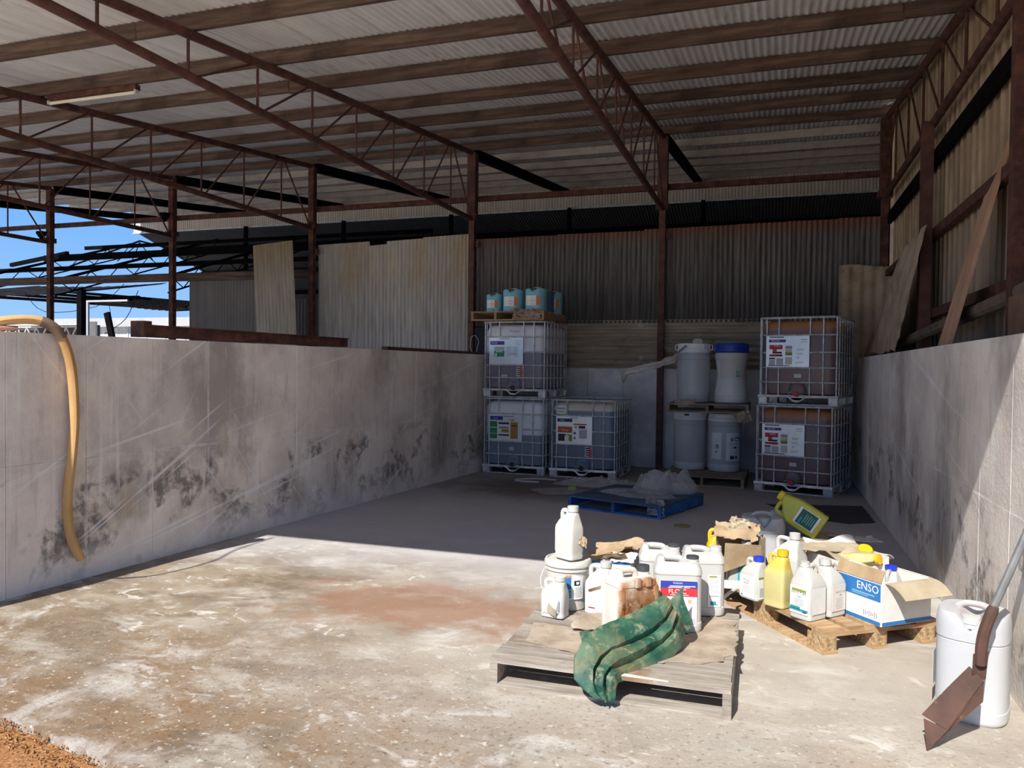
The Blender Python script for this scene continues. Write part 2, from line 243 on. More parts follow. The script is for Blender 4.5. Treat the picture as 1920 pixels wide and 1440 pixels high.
# ------------------------------------------------------------------ mesh helpers
def rrect(hx, hy, r, n=5):
    r = max(min(r, hx, hy), 1e-4); pts = []
    for cx, cy, a0 in ((hx-r, hy-r, 0), (-hx+r, hy-r, PI/2), (-hx+r, -hy+r, PI), (hx-r, -hy+r, 1.5*PI)):
        for i in range(n): a = a0+PI/2*i/(n-1); pts.append((cx+r*math.cos(a), cy+r*math.sin(a)))
    return pts
class MB:
    def __init__(s): s.v = []; s.f = []
    def add(s, vs, fs):
        k = len(s.v); s.v += [tuple(p) for p in vs]; s.f += [tuple(i+k for i in f) for f in fs]; return s
    def box(s, c, d, m=None):
        x, y, z = d[0]/2, d[1]/2, d[2]/2
        vs = [Vector((i*x, j*y, k*z)) for k in (-1, 1) for j in (-1, 1) for i in (-1, 1)]
        if m: vs = [m @ q for q in vs]
        c = Vector(c)
        return s.add([q+c for q in vs], [(0, 2, 3, 1), (4, 5, 7, 6), (0, 1, 5, 4), (2, 6, 7, 3), (0, 4, 6, 2), (1, 3, 7, 5)])
    def bar(s, p, q, a, b, up=(0, 0, 1)):
        p, q = Vector(p), Vector(q); d = (q-p); l = d.length; d.normalize(); u = Vector(up)
        if abs(d.dot(u)) > .98: u = Vector((1, 0, 0))
        x = d.cross(u).normalized(); y = x.cross(d)
        return s.box((p+q)/2, (a, l, b), Matrix((x, d, y)).transposed())
    def tube(s, pts, r, n=8, closed=False, cap=True, sq=None):
        pts = [Vector(p) for p in pts]; N = len(pts); rings = []; u = None
        for i, p in enumerate(pts):
            if closed: d = pts[(i+1) % N]-pts[i-1]
            else: d = pts[min(i+1, N-1)]-pts[max(i-1, 0)]
            d.normalize()
            if u is None: u = d.orthogonal().normalized() if abs(d.z) > .99 else d.cross(Vector((0, 0, 1))).normalized()
            u = (u-d*u.dot(d)).normalized(); v = d.cross(u)
            rr = r[i] if isinstance(r, (list, tuple)) else r
            ry = rr*(sq or 1)
            rings.append([p+u*rr*math.cos(2*PI*k/n)+v*ry*math.sin(2*PI*k/n) for k in range(n)])
        k0 = len(s.v)
        for R in rings: s.v += [tuple(q) for q in R]
        for i in range(N if closed else N-1):
            a, b = k0+i*n, k0+((i+1) % N)*n
            for k in range(n): s.f.append((a+k, a+(k+1) % n, b+(k+1) % n, b+k))
        if cap and not closed:
            s.f.append(tuple(k0+k for k in reversed(range(n)))); s.f.append(tuple(k0+(N-1)*n+k for k in range(n)))
        return s
    def loft(s, secs, cap0=True, cap1=True):
        n = len(secs[0]); k0 = len(s.v)
        for S in secs: s.v += [tuple(q) for q in S]
        for i in range(len(secs)-1):
            a, b = k0+i*n, k0+(i+1)*n
            for k in range(n): s.f.append((a+k, a+(k+1) % n, b+(k+1) % n, b+k))
        if cap0: s.f.append(tuple(k0+k for k in reversed(range(n))))
        if cap1: s.f.append(tuple(k0+(len(secs)-1)*n+k for k in range(n)))
        return s
    def stack(s, rows, n=5, cap0=True, cap1=True, off=(0, 0, 0)):
        """rows of (z, hx, hy, corner radius, cx, cy)"""
        secs = []
        for r in rows:
            z, hx, hy, rr = r[:4]; cx = r[4] if len(r) > 4 else 0; cy = r[5] if len(r) > 5 else 0
            secs.append([(x+cx+off[0], y+cy+off[1], z+off[2]) for x, y in rrect(hx, hy, rr, n)])
        return s.loft(secs, cap0, cap1)
    def lathe(s, prof, n=28, c=(0, 0, 0), cap0=True, cap1=True):
        return s.loft([[(c[0]+r*math.cos(2*PI*k/n), c[1]+r*math.sin(2*PI*k/n), c[2]+z) for k in range(n)] for r, z in prof], cap0, cap1)
    def grid(s, fn, nu, nv, th=0.0):
        P = [[Vector(fn(i/nu, j/nv)) for i in range(nu+1)] for j in range(nv+1)]
        idx = lambda i, j: j*(nu+1)+i
        vs = [p for row in P for p in row]; fs = [(idx(i, j), idx(i+1, j), idx(i+1, j+1), idx(i, j+1)) for j in range(nv) for i in range(nu)]
        if th:
            N = len(vs); nr = []
            for j in range(nv+1):
                for i in range(nu+1):
                    a = P[j][min(i+1, nu)]-P[j][max(i-1, 0)]; b = P[min(j+1, nv)][i]-P[max(j-1, 0)][i]
                    q = a.cross(b); nr.append(q.normalized() if q.length > 1e-9 else Vector((0, 0, 1)))
            vs = vs+[vs[k]-nr[k]*th for k in range(N)]
            fs += [tuple(N+k for k in reversed(f)) for f in fs]
            ed = [idx(i, 0) for i in range(nu)]+[idx(nu, j) for j in range(nv)]+[idx(i, nv) for i in range(nu, 0, -1)]+[idx(0, j) for j in range(nv, 0, -1)]
            for a, b in zip(ed, ed[1:]+ed[:1]): fs.append((b, a, a+N, b+N))
        return s.add(vs, fs)
    def poly(s, pts, th, d=(0, 0, 1)):
        """a flat outline given thickness along d"""
        n = len(pts); d = Vector(d)*th; a = [Vector(p) for p in pts]
        return s.add(a+[p+d for p in a], [tuple(reversed(range(n))), tuple(range(n, 2*n))]+[(i, (i+1) % n, n+(i+1) % n, n+i) for i in range(n)])
    def mesh(s, name, mat, smooth=35):
        me = bpy.data.meshes.new(name); me.from_pydata(s.v, [], s.f); me.materials.append(mat); me.update()
        if smooth:
            me.polygons.foreach_set('use_smooth', [True]*len(me.polygons)); me.set_sharp_from_angle(angle=math.radians(smooth))
        return me
    def build(s, name, mat, parent=None, smooth=35, loc=None, rot=None):
        return link(name, s.mesh(name, mat, smooth), parent, loc, rot)
def link(name, me, parent=None, loc=None, rot=None):
    o = bpy.data.objects.new(name, me); COL.objects.link(o)
    if parent: o.parent = parent
    if loc is not None: o.location = loc
    if rot is not None: o.rotation_euler = rot
    return o
def tag(o, label, cat, group=None):
    o['label'] = label; o['category'] = cat
    if group: o['group'] = group
    return o
def thing(name, label, cat, loc=(0, 0, 0), rz=0.0, group=None, rot=None):
    o = bpy.data.objects.new(name, None); COL.objects.link(o); o.empty_display_size = .1
    o.location = loc; o.rotation_euler = rot if rot else (0, 0, rz)
    return tag(o, label, cat, group)
def struct(name, loc=(0, 0, 0)):
    o = bpy.data.objects.new(name, None); COL.objects.link(o); o.location = loc; o['kind'] = 'structure'; return o
def copy_tree(o, parent=None):
    c = o.copy(); COL.objects.link(c)
    if parent: c.parent = parent
    for ch in list(o.children): copy_tree(ch, c)
    return c
_txt = {}
def text_mesh(s, size):
    k = (s, size)
    if k not in _txt:
        cu = bpy.data.curves.new('t', 'FONT'); cu.body = s; cu.size = size; cu.align_x = 'CENTER'; cu.align_y = 'CENTER'; cu.resolution_u = 2
        ob = bpy.data.objects.new('t', cu); COL.objects.link(ob); dg = bpy.context.evaluated_depsgraph_get(); dg.update()
        me = bpy.data.meshes.new_from_object(ob.evaluated_get(dg)); bpy.data.objects.remove(ob)
        _txt[k] = ([tuple(v.co) for v in me.vertices], [tuple(p.vertices) for p in me.polygons]); bpy.data.meshes.remove(me)
    return _txt[k]
def label(parent, at, size, items, face=0.0, R=None, mat=None, name='label', tilt=0.0, lab=None, th=.0012):
    """a printed label; at = its centre on the thing, face = heading of its outward side (0 is -Y); items: (x, z, w, h, ink) or ('text', x, z, size, ink[, turn])
    with x, z from -.5 to .5 of the label; R bends it round a drum"""
    W, H = size
    rotm = Matrix.Rotation(face, 4, 'Z') @ Matrix.Rotation(tilt, 4, 'X')
    def put(x, y, z):
        if R: a = x/R; v = Vector(((R-y)*math.sin(a), R-(R-y)*math.cos(a), z))
        else: v = Vector((x, y, z))
        return rotm @ v+Vector(at)
    def sheet(mb, x0, x1, z0, z1, off):
        k = 8 if R else 1
        mb.grid(lambda u, v: put(x0+(x1-x0)*u, -off, z0+(z1-z0)*v), k, 1)
    b = MB(); k = 8 if R else 1
    b.grid(lambda u, v: put(-W/2+W*u, -th, -H/2+H*v), k, 1, th)
    lb = b.build(name, mat or paper, parent, 0)
    if lab: lb['label'] = lab
    inks = {}
    for q, it in enumerate(items):
        if it[0] == 'text':
            ink = it[5]; mb = inks.setdefault(('t', ink), MB()); vs, fs = text_mesh(it[1], it[4]); turn = it[6] if len(it) > 6 else 0
            cs, sn = math.cos(turn), math.sin(turn)
            mb.add([put(it[2]*W+v[0]*cs-v[1]*sn, -(th+.0016), it[3]*H+v[0]*sn+v[1]*cs) for v in vs], fs)
        else:
            x, z, ww, hh, ink = it[:5]; lv = it[5] if len(it) > 5 else 0; mb = inks.setdefault(('r%d_%d' % (lv, q if ww*hh > .02 else 0), ink), MB())
            sheet(mb, (x-ww/2)*W, (x+ww/2)*W, (z-hh/2)*H, (z+hh/2)*H, th+.0006+.0005*lv)
    for (kind, ink), mb in inks.items(): mb.build('lettering' if kind == 't' else 'print', INK[ink], lb, 0)
    return lb
def lines(x, z0, z1, w, n, ink='grey', h=.012): return [(x, z0+(z1-z0)*i/max(n-1, 1), w*(.75+.25*((i*37) % 5)/4), h, ink) for i in range(n)]

# ================================================================== THE SHED
SL = .114; Z0 = 3.905; ANG = math.atan(SL); CA = math.cos(ANG)
zc = lambda y: Z0+SL*y                                   # the trusses' top chords
TX = [1.55, -1.69, -4.97, -8.19, -11.43, -14.67, -17.9]    # truss lines; posts stand at the far end of each
YP = 12.55

# ground outside and the slab
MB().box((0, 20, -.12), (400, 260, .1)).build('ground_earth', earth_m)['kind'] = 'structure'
fl = struct('floor')
random.seed(3)
crk = [(-9, 2.8), (-5, 2.72), (-3.47, 2.69), (-3.09, 2.735), (-2.85, 2.70), (-2.74, 2.66), (-2.63, 2.668), (-2.38, 2.65), (-2.27, 2.625), (-2.12, 2.68), (-1.97, 2.71), (-1.86, 2.66), (-1.76, 2.63), (-1.5, 2.66), (-.9, 2.6), (0, 2.66), (1.4, 2.62)]
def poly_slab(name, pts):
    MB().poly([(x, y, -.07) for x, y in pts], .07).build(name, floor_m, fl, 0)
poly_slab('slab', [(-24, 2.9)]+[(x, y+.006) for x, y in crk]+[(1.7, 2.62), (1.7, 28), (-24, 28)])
poly_slab('kerb_strip', [(1.7, 2.606), *[(x, y-.006) for x, y in reversed(crk)], (-9, 2.62), (-4.4, 2.62), (-3.32, 2.575), (-3.06, 2.53), (-2.77, 2.46), (-2.56, 2.42), (-2.39, 2.385), (-2.1, 2.28), (-1.7, 2.1), (-1.2, 1.9), (0, 1.7), (1.7, 1.7)])
g = MB()
for i in range(5200):
    x = random.uniform(-4.3, -1.75); y = random.uniform(1.9, 2.62); edge = 2.60-.22*max(0, x+3.2)-.12*max(0, x+2.4)
    if y > edge+random.uniform(-.015, .012): continue
    r = random.uniform(.0035, .009); z = -.068+r*.6+max(0, .05-.1*(edge-y))*1.0
    a = random.random()*6
    g.add([(x+r*math.cos(a+k*2.1), y+r*math.sin(a+k*2.1), z) for k in range(3)]+[(x, y, z+r*.8), (x, y, z-r)], [(0, 1, 3), (1, 2, 3), (2, 0, 3), (1, 0, 4), (2, 1, 4), (0, 2, 4)])
go = g.build('gravel', gravel_m, None, 0); go['kind'] = 'stuff'; go['label'] = 'loose brown gravel outside the slab edge at the front corner'
MB().poly([(x, y, -.068) for x, y in [(-4.6, 1.2), (-1.6, 1.2), (-1.6, 2.0), (-2.1, 2.27), (-2.56, 2.41), (-3.06, 2.52), (-4.6, 2.6)]], .035).build('gravel_bed', gravel_m, None, 0)['kind'] = 'structure'

# concrete walls: cast in rows of 0.6 m shutter panels
def conc_wall_of(name, loc, rz, y0, y1, side, thick, hts, mat, start):
    wl = struct(name, loc); wl.rotation_euler = (0, 0, rz)
    H = hts[-1]
    MB().box((-side*(thick/2+.010), (y0+y1)/2, H/2), (thick, y1-y0, H-.002)).build('wall_core', mat, wl)
    ys = [y0]+[start+.6*k for k in range(-8, 30) if y0+.05 < start+.6*k < y1-.05]+[y1]
    for a, b in zip(ys, ys[1:]):
        for z0, z1 in zip(hts, hts[1:]):
            e = random.uniform(-.0015, .0015); gp = .0025
            mb = MB(); mb.box((side*(e-.006), (a+b)/2, (z0+z1)/2), (.010, b-a-2*gp, z1-z0-gp*(1.2 if z1 < H else 0))); mb.build('panel', mat, wl, 0)
    return wl
conc_wall_of('wall_left', (-4.865, 3.79, 0), -math.atan(.0829), -1.3, 8.82, 1, .20, (0, .9, 1.81), conc_wall, .03)
conc_wall_of('wall_right', (1.16, 0, 0), 0, 1.9, 12.55, -1, .24, (0, .9, 1.80), conc_wall, .3)
# back wall: block-high concrete, one lying sheet, then standing corrugated sheets
wb = struct('wall_back')
MB().box((-1.45, 12.82, .835), (6.6, .2, 1.67)).build('wall_core', conc_back, wb)
for k in range(11):
    for z0, z1 in ((0, .83), (.83, 1.67)):
        MB().box((-4.72+.6*k+.3, 12.712, (z0+z1)/2), (.594, .012, z1-z0-.005)).build('panel', conc_back, wb, 0)
def corr(wd, ht, pitch=.076, amp=.010, ny=1, bow=0.0, ph=0.0, cut=None):
    nu = int(wd/pitch*6)
    return MB().grid(lambda u, v: (u*wd, amp*math.sin(2*PI*u*wd/pitch+ph)+bow*math.sin(PI*v), (v if not cut else v*(1+cut*u))*ht), nu, ny)
def stand(parent, name, x, y, z, wd, ht, mat, lean=0, rz=0, **k):
    return corr(wd, ht, **k).build(name, mat, parent, 60, (x, y, z), (lean, 0, 0) if not rz else (lean, rz, 0))
for x0, x1 in ((-4.2, -1.7), (-1.75, 1.62)):
    corr(.80, x1-x0, .108, .027).build('corrugated_sheet', zinc_tan, wb, 60, (x0, 12.664+.010*(x0 < -2), 2.42), (0, PI/2, 0))
xs = -4.95
random.seed(11)
tops = [3.86, 3.87, 3.88, 3.88, 3.90, 3.90, 3.91, 3.92, 3.93]
for k in range(9):
    wd = .80; z0 = 2.33+random.uniform(-.01, .02); lean = random.uniform(-.006, .006)
    stand(wb, 'corrugated_sheet', xs, 12.682+.010*(k % 2)-.008*(k > 4), z0, min(wd, 1.62-xs), tops[k]-z0, zinc_rust, 0, lean, amp=.016, ny=6, bow=random.uniform(-.02, .03), ph=random.random()*3); xs += .735
# the sheets between the next posts, over the left wall
for x0, wd, z0, z1, m_ in ((-8.15, 1.09, .9, 3.89, zinc_old), (-7.08, .40, .9, 3.83, zinc_old), (-6.70, .78, .9, 3.90, zinc_old), (-5.97, .95, .9, 3.94, zinc_old)):
    stand(wb, 'corrugated_sheet', x0, 12.68+.012*random.random(), z0, wd, z1-z0, m_, ny=4, bow=random.uniform(-.01, .03), amp=.009, cut=.008)
MB().box((-8.1, 12.95, .6), (7.2, .14, 1.2)).build('wall_core', conc_back, wb)
wq = struct('wall_bay')
for x0, wd, z1 in ((-11.36, .69, 3.34), (-10.72, 1.0, 3.32), (-9.78, .95, 3.33), (-8.95, .85, 2.9)):
    stand(wq, 'flat_sheet', x0, 12.95, .2, wd, z1-.2, M('grey_sheet', ['#6a6664', '#77726f'], scale=2, rough=.8), pitch=.2 if wd == .69 else .076, amp=.008)
# rear walls added for darkness, and the lower roof behind the back bay
rear = struct('wall_rear_added')
dkz = M('dark_zinc', ['#57585c', '#66676b'], scale=3, rough=.8)
MB().box((-6.7, 27.9, 1.6), (24.5, .15, 3.2)).build('wall_core', dkz, rear)
MB().box((3.6, 20.3, 2.9), (.12, 15.5, 5.8)).build('side_wall', dkz, rear)
lo_ = struct('ceiling_lower')
for k in range(30):
    x0 = -18.8+.76*k
    MB().grid(lambda u, v: (x0+.80*u, 19.05+8.9*v, 5.72-.29*8.9*v+.010*math.sin(2*PI*u*.80/.076)), 62, 1).build('roof_sheet', dkz, lo_, 60)
for y in (20.2, 22.0, 23.8, 25.6): MB().bar((-18.8, y, 5.62-.29*(y-19.05)), (3.6, y, 5.62-.29*(y-19.05)), .06, .14).build('purlin', dark_steel, lo_)
fas = struct('trim_1')
fz = M('pale_fascia_sheet', ['#aaa39c', '#b7b0a8', '#c2bbb4'], scale=2, stretch=(6, 1, .3), rough=.7)
for k in range(30):
    x0 = -18.8+.76*k
    if x0 < 3.4: corr(.80, .62, amp=.009).build('fascia_sheet', fz, fas, 60, (x0, 19.0, 5.66))
MB().bar((-18.8, 18.97, 5.65), (2.6, 18.97, 5.65), .03, .04).build('fascia_angle', galv, fas)
wsd = struct('wall_side')       # closes the back bay on the right
MB().box((2.62, 15.8, 3.2), (.06, 6.3, 6.4)).build('flat_sheet', clad_m, wsd)
MB().box((2.15, 12.75, 2.9), (1.0, .05, 5.8)).build('flat_sheet', clad_m, wsd)

# roof: sheets and purlins nailed together
ce = struct('ceiling', (0, 0, Z0)); ce.rotation_euler = (ANG, 0, 0)
xr0, xr1 = -18.6, 2.7
def roof_sheet(l): 
    return MB().grid(lambda u, v: (u*.80, v*l, .010*math.sin(2*PI*u*.80/.076)), 64, 1).mesh('roof_sheet', roof_m, 60)
m1, m2 = roof_sheet((10.95-1.86)/CA), roof_sheet((19.1-10.8)/CA)
for k in range(29):
    x = xr0+.762*k-.0
    if x > 2.2: break
    dz = .002*(k % 2)
    link('roof_sheet', m1, ce, (x, 1.86/CA, .20+dz)); link('roof_sheet', m2, ce, (x, 10.8/CA, .222+dz))
random.seed(5)
for y in (2.0, 3.35, 4.55, 5.72, 6.9, 7.95, 9.25, 10.38, 11.45, 12.68):
    x = xr0
    while x < 2.05:
        l = random.choice((6.5, 3.3, 6.5)); x1 = min(x+l, 2.1)
        if 2.1-x1 < 1.0: x1 = 2.1
        MB().grid(lambda u, v: (x+(x1-x)*u, 0, 0), 1, 1)
        mb = MB(); jz = random.uniform(-.006, .006); hh = random.uniform(.125, .145)
        mb.box((0, 0, 0), (x1-x+.02, .055, hh)); o = mb.build('purlin', purlin_m, ce, 0, ((x+x1)/2, y/CA, .185-hh/2+jz*.3)); x = x1
for y in (14.05, 15.35, 16.5, 17.6, 18.7):
    mb = MB(); mb.box(((xr0+2.6)/2, 0, 0), (2.6-xr0, .015, .14)); mb.box(((xr0+2.6)/2, .03, .062), (2.6-xr0, .05, .012)); mb.box(((xr0+2.6)/2, -.025, -.064), (2.6-xr0, .05, .012))
    mb.build('purlin', cpurlin_m, ce, 0, (0, y/CA, .135))
for x in TX[1:]:      # rear rafters
    MB().bar((x+.02, 12.65/CA, -.02), (x+.02, 18.95/CA, -.02), .10, .17).build('rafter', dark_steel, ce)

# trusses on their posts
names = {0: 'rusty roof truss along the cladding wall', 1: 'red oxide tube truss ending at the post between the two stacks', 2: 'red oxide tube truss ending at the post above the tank tower',
         3: 'rusty roof truss ending at the post beside the leaning sheet', 4: 'dark roof truss ending at the post by the dark sheet wall', 5: 'dark roof truss ending at the post standing against open sky', 6: 'dark roof truss in the outermost bay, cut by the frame edge'}
pn = {0: 'rusty post at the back corner behind the torn sheet', 1: 'slim red-brown post between the tank tower and the drums', 2: 'red-brown post just behind the tank tower', 3: 'rusty post beside the loose leaning corrugated sheet',
      4: 'dark post in front of the dark sheet wall', 5: 'dark post standing against open sky behind the hose', 6: 'dark post of the outermost bay'}
for i, x in enumerate(TX):
    mt = rust_red if i in (1, 2) else rust_m
    t = thing('roof_truss', names[i], 'truss', (x, 0, 0), group='trusses under the roof')
    y0 = 2.35
    MB().tube([(0, y0, zc(y0)), (0, YP, zc(YP))], .045, 10).build('top_chord', mt, t)
    MB().tube([(0, y0, 4.175), (0, YP, 4.185)], .042, 10).build('bottom_chord', mt, t)
    k = 0
    for y in (3.66, 4.66, 5.64, 6.62, 7.6, 8.58, 9.58, 10.57, 11.58):
        MB().tube([(0, y, 4.17), (0, y, zc(y))], .014, 6).build('web', mt, t)
        yb = y+.96
        if i == 1 and y < 9: MB().tube([(0, y+.06, zc(y+.06)), (0, y+.55, 4.18)], .013, 6).build('web', mt, t)
        if y > 11: MB().tube([(0, y+.08, zc(y)), (0, YP-.08, 4.2)], .016, 6).build('web', mt, t)
        elif y > 5.5 or i == 0: MB().tube([(0, y+.06, 4.18), (0, yb-.04, zc(yb)-.03)], .013, 6).build('web', mt, t)
    if i == 0: MB().bar((.06, 3, 3.86), (.06, 12.5, 3.86), .05, .16).build('wall_beam', dark_steel, t)
    p = thing('steel_post', pn[i], 'post', (x, YP, 0), group='posts along the back line')
    MB().box((0, 0, 2.1), (.10, .10, 4.2)).build('shaft', mt, p)
    hw = .15 if i < 3 else .115; MB().box((0, .0, 4.76), (hw, hw, 1.14)).build('head', mt, p)
    MB().box((0, -.01, 4.22), (.20, .16, .10)).build('bracket', mt, p)
    if i in (1, 2, 3): MB().box((.09, .02, 3.75), (.06, .05, .10)).build('cleat', mt, p)
bm = MB().bar((-20, 12.68, 4.56), (1.6, 12.68, 4.56), .07, .09).build('wall_beam', rust_m); tag(bm, 'long rusty beam running along the post heads above the sheets', 'beam')
for i, x in enumerate(TX[:6]):
    if i: tag(MB().box((x+.1, 18.9, 4.4), (.09, .09, 2.5)).build('rear_post', dark_steel), ['', 'thin rear post in the dark gap above the drums', 'thin rear post in the dark gap above the tank tower', 'thin rear post in the dark gap above the yellowed sheets', 'thin rear post in the dark gap behind the leaning sheet', 'thin rear post at the fascia end against sky'][i], 'post', 'posts of the rear bay')

# cladding wall on the right with girts and posts
wc = struct('wall_cladding', (1.68, 0, 0))
def clad(y0, y1, z0, z1):
    prof = []; y = y0
    while y < y1-.001:
        prof.append((0, y)); 
        for a, dx in ((.165, 0), (.178, -.022), (.198, -.022), (.211, 0)):
            if y+a < y1: prof.append((dx, y+a))
        y += .22
    prof.append((0, y1)); n = len(prof)
    mb = MB().add([(dx, yy, z0) for dx, yy in prof]+[(dx, yy, z1(yy) if callable(z1) else z1) for dx, yy in prof], [(i, i+1, n+i+1, n+i) for i in range(n-1)])
    mb.build('cladding_sheet', clad_m, wc, 0)
ztop = lambda y: zc(y)+.24
for k in range(12):
    y0 = 1.9+.88*k; y1 = y0+.88
    if k == 7: y0 = 8.085
    clad(y0, min(y1, 12.62)-(0 if k != 6 else .0), .0, ztop)
clad(8.06, 8.085, 0, 4.42); clad(8.06, 8.085, 4.66, ztop)
for n_, y, lb in ((0, 9.0, 'square rusty post on the right wall behind the leaning plank'), (1, 5.75, 'red-brown post on the cladding wall at the frame edge')):
    p = thing('wall_post', lb, 'post', (1.50, y, 1.80)); MB().box((0, 0, 1.2), (.11, .11, 2.4+n_*.2)).build('shaft', rust_m if n_ else rust_red, p); MB().box((0, 0, .012), (.17, .17, .024)).build('base_plate', rust_m, p)
for z, y0, y1, mt, lb in ((3.05, 2.5, 12.5, rust_m, 'upper rusty girt across the cladding wall'), (2.22, 2.5, 9.4, rust_m, 'middle girt across the cladding wall near the torn sheet')):
    tag(MB().bar((1.60, y0, z), (1.60, y1, z), .08, .09).build('girt', mt), lb, 'girt')
tag(MB().tube([(1.53, 3.2, 2.24), (1.50, 6.2, 2.1), (1.45, 8.6, 2.0), (1.40, 11.2, 1.88)], .055, 10).build('pipe', M('dusty_pipe', ['#5b4c42', '#76665a'], scale=4, rough=.9)), 'dusty pipe lying along the top of the right concrete wall', 'pipe')
tag(MB().box((1.42, 5.15, 1.93), (.16, .35, .26)).build('timber_block', M('brown_block', ['#5c4433', '#75594a'], scale=6, rough=.9)), 'brown timber block on the right wall top at the frame edge', 'timber')

# loose sheets and boards leaning about
random.seed(21)
def torn(u, v):       # broken fibre sheet: rests on the wall top, leans on the girts
    a = Vector((1.24, 11.9, 1.815)).lerp(Vector((1.43, 10.1, 3.02)), v); b = Vector((1.24, 9.1, 1.815)).lerp(Vector((1.42, 8.55, 3.06)), v)
    p = a.lerp(b, u); p.x += .012*math.sin(u*19)
    if v < .02: p.z += .06*random.random()
    if u > .97: p.y += .10*(random.random()-.4)*(1-v*.4)
    if u < .02: p.y += .03*random.random()
    return p
tag(MB().grid(torn, 14, 22, .012).build('torn_sheet', fibre_m), 'broken tan fibre sheet with ragged edges leaning against the right wall', 'sheet')
sh = MB().grid(lambda u, v: (.94+.74*u, 12.42+.012*math.sin(u*30), 1.68+(1.50-.02*u+.015*math.sin(u*6))*v), 40, 3, .008).build('upright_sheet', fibre_m)
tag(sh, 'dusty tan corrugated sheet standing upright in the back corner', 'sheet')
pk = MB().poly([(1.28, 7.05, 1.81), (1.28, 6.68, 1.81), (1.60, 6.42, 3.32), (1.585, 6.98, 3.05)], .03, (.95, 0, -.2)).build('leaning_plank', plank_m, None, 0)
tag(pk, 'long pinkish tapered board leaning on the right wall', 'board')
ls = corr(.86, 3.85, amp=.008, ny=3).build('leaning_sheet', M('leaning_zinc', ['#8c8577', '#9c9587', '#aaa499'], scale=3, stretch=(6, 1, .4), rough=.75, metal=.1, layers=[dict(c='#80683a', mode='z', lo=2.85, hi=3.85, wob=1, k=.6), dict(c='#c4c0b6', scale=5, st=(7, 1, .3), lo=.62, hi=.74, k=.6)]), None, 60, (-8.91, 12.02, .0), (-.03, -.075, 0))
tag(ls, 'loose pale corrugated sheet leaning crooked beside a rusty post', 'sheet')

# things on the left wall's top
U = lambda t, z, off=0: (-4.865+.0829*t+off, 3.79+t, z)
c = thing('rusty_channel', 'long rusty steel channel lying on the left wall top', 'beam')
MB().bar(U(1.16, 1.865, -.06), U(3.9, 1.865, -.06), .12, .085).build('web', rust_m, c); MB().bar(U(1.16, 1.915, -.06), U(3.9, 1.915, -.06), .15, .012).build('flange', rust_m, c)
MB().box(U(1.17, 1.885, -.06), (.13, .09, .13)).build('end_block', rust_m, c)
tag(MB().bar(U(4.75, 1.835, -.06), U(7.3, 1.83, -.06), .09, .04).build('flat_bar', rust_red), 'thin rusty flat bar on the left wall top near the tank tower', 'bar')
tag(MB().tube([(-4.88+.07*math.cos(a)*(1+.12*math.sin(3*a)), 12.47+.02*math.sin(5*a), 2.0+.17*math.sin(a)) for a in [2*PI*k/40 for k in range(77)]], .006, 5).build('wire_coil', galv), 'loop of loose wire hanging on the post by the tank tower', 'wire')
# hose over the wall
hp = [(-5.10, 3.68, 1.84), (-5.0, 3.75, 1.845), (-4.92, 3.86, 1.885), (-4.85, 4.0, 1.90), (-4.79, 4.09, 1.87), (-4.755, 4.16, 1.78), (-4.755, 4.225, 1.62), (-4.76, 4.26, 1.40), (-4.765, 4.27, 1.15), (-4.77, 4.25, .90), (-4.775, 4.225, .68), (-4.775, 4.225, .5), (-4.77, 4.255, .32), (-4.765, 4.325, .175)]
def smooth(pts, n=4):
    o = []; P = [Vector(p) for p in pts]
    for i in range(len(P)-1):
        a, b, c_, d = P[max(i-1, 0)], P[i], P[i+1], P[min(i+2, len(P)-1)]
        for k in range(n):
            t = k/n; o.append(.5*((2*b)+(c_-a)*t+(2*a-5*b+4*c_-d)*t*t+(-a+3*b-3*c_+d)*t**3))
    return o+[P[-1]]
ho = thing('hose', 'tan flexible hose draped over the left concrete wall', 'hose')
MB().tube(smooth(hp), .040, 12, sq=.8).build('tube', hose_m, ho)
MB().tube(smooth(hp)[14:21], .0435, 12, sq=.85).build('sleeve', M('brown_sleeve', ['#6f5a49', '#7d6755'], scale=8, rough=.8), ho)['label'] = 'brown wrapped joint'
MB().tube(smooth([(-5.16, 3.66, 1.83), (-5.02, 3.70, 1.835), (-4.93, 3.80, 1.835), (-4.88, 3.92, 1.835)]), .018, 8).build('rope', M('pink_rope', ['#a5776a', '#b58a7c'], scale=20, rough=.9), ho)

tag(MB().tube(smooth([(-5.13, 1.96, 4.12), (-5.02, 2.05, 3.5), (-4.83, 2.27, 2.9), (-4.80, 2.48, 2.2), (-4.95, 2.66, 1.83)]), .013, 6).build('cable', dark_steel), 'slack cable from the roof edge to the left wall throwing a thin curved shadow', 'cable')
# fluorescent batten under a purlin
fz_ = zc(6.85)+.0
lt = thing('tube_light', 'unlit fluorescent batten hung under a timber purlin', 'light', (-7.38, 6.86, fz_+.015), 0, rot=(0, 0, 0))
MB().box((0, 0, -.02), (1.30, .07, .06)).build('batten', rust_m, lt)
MB().tube([(-.62, -.01, -.075), (.62, -.01, -.075)], .019, 10).build('lamp_tube', lamp_tube, lt)
for s_ in (-1, 1): MB().box((s_*.635, -.01, -.06), (.03, .045, .06)).build('lamp_holder', white_p, lt)
fl2 = thing('flood_lamp', 'small dark flood lamp on the post by the dark sheets', 'lamp', (-11.55, 12.45, 4.58)); MB().stack([(-.12, .02, .02, .01), (0, .09, .07, .02), (.05, .09, .07, .02)]).build('housing', dark_steel, fl2); MB().box((.06, .05, .03), (.1, .03, .03)).build('bracket', dark_steel, fl2)
fl3 = copy_tree(fl2); fl3.location = (-14.80, 12.45, 4.36); fl3['label'] = 'small dark flood lamp on the post against open sky'

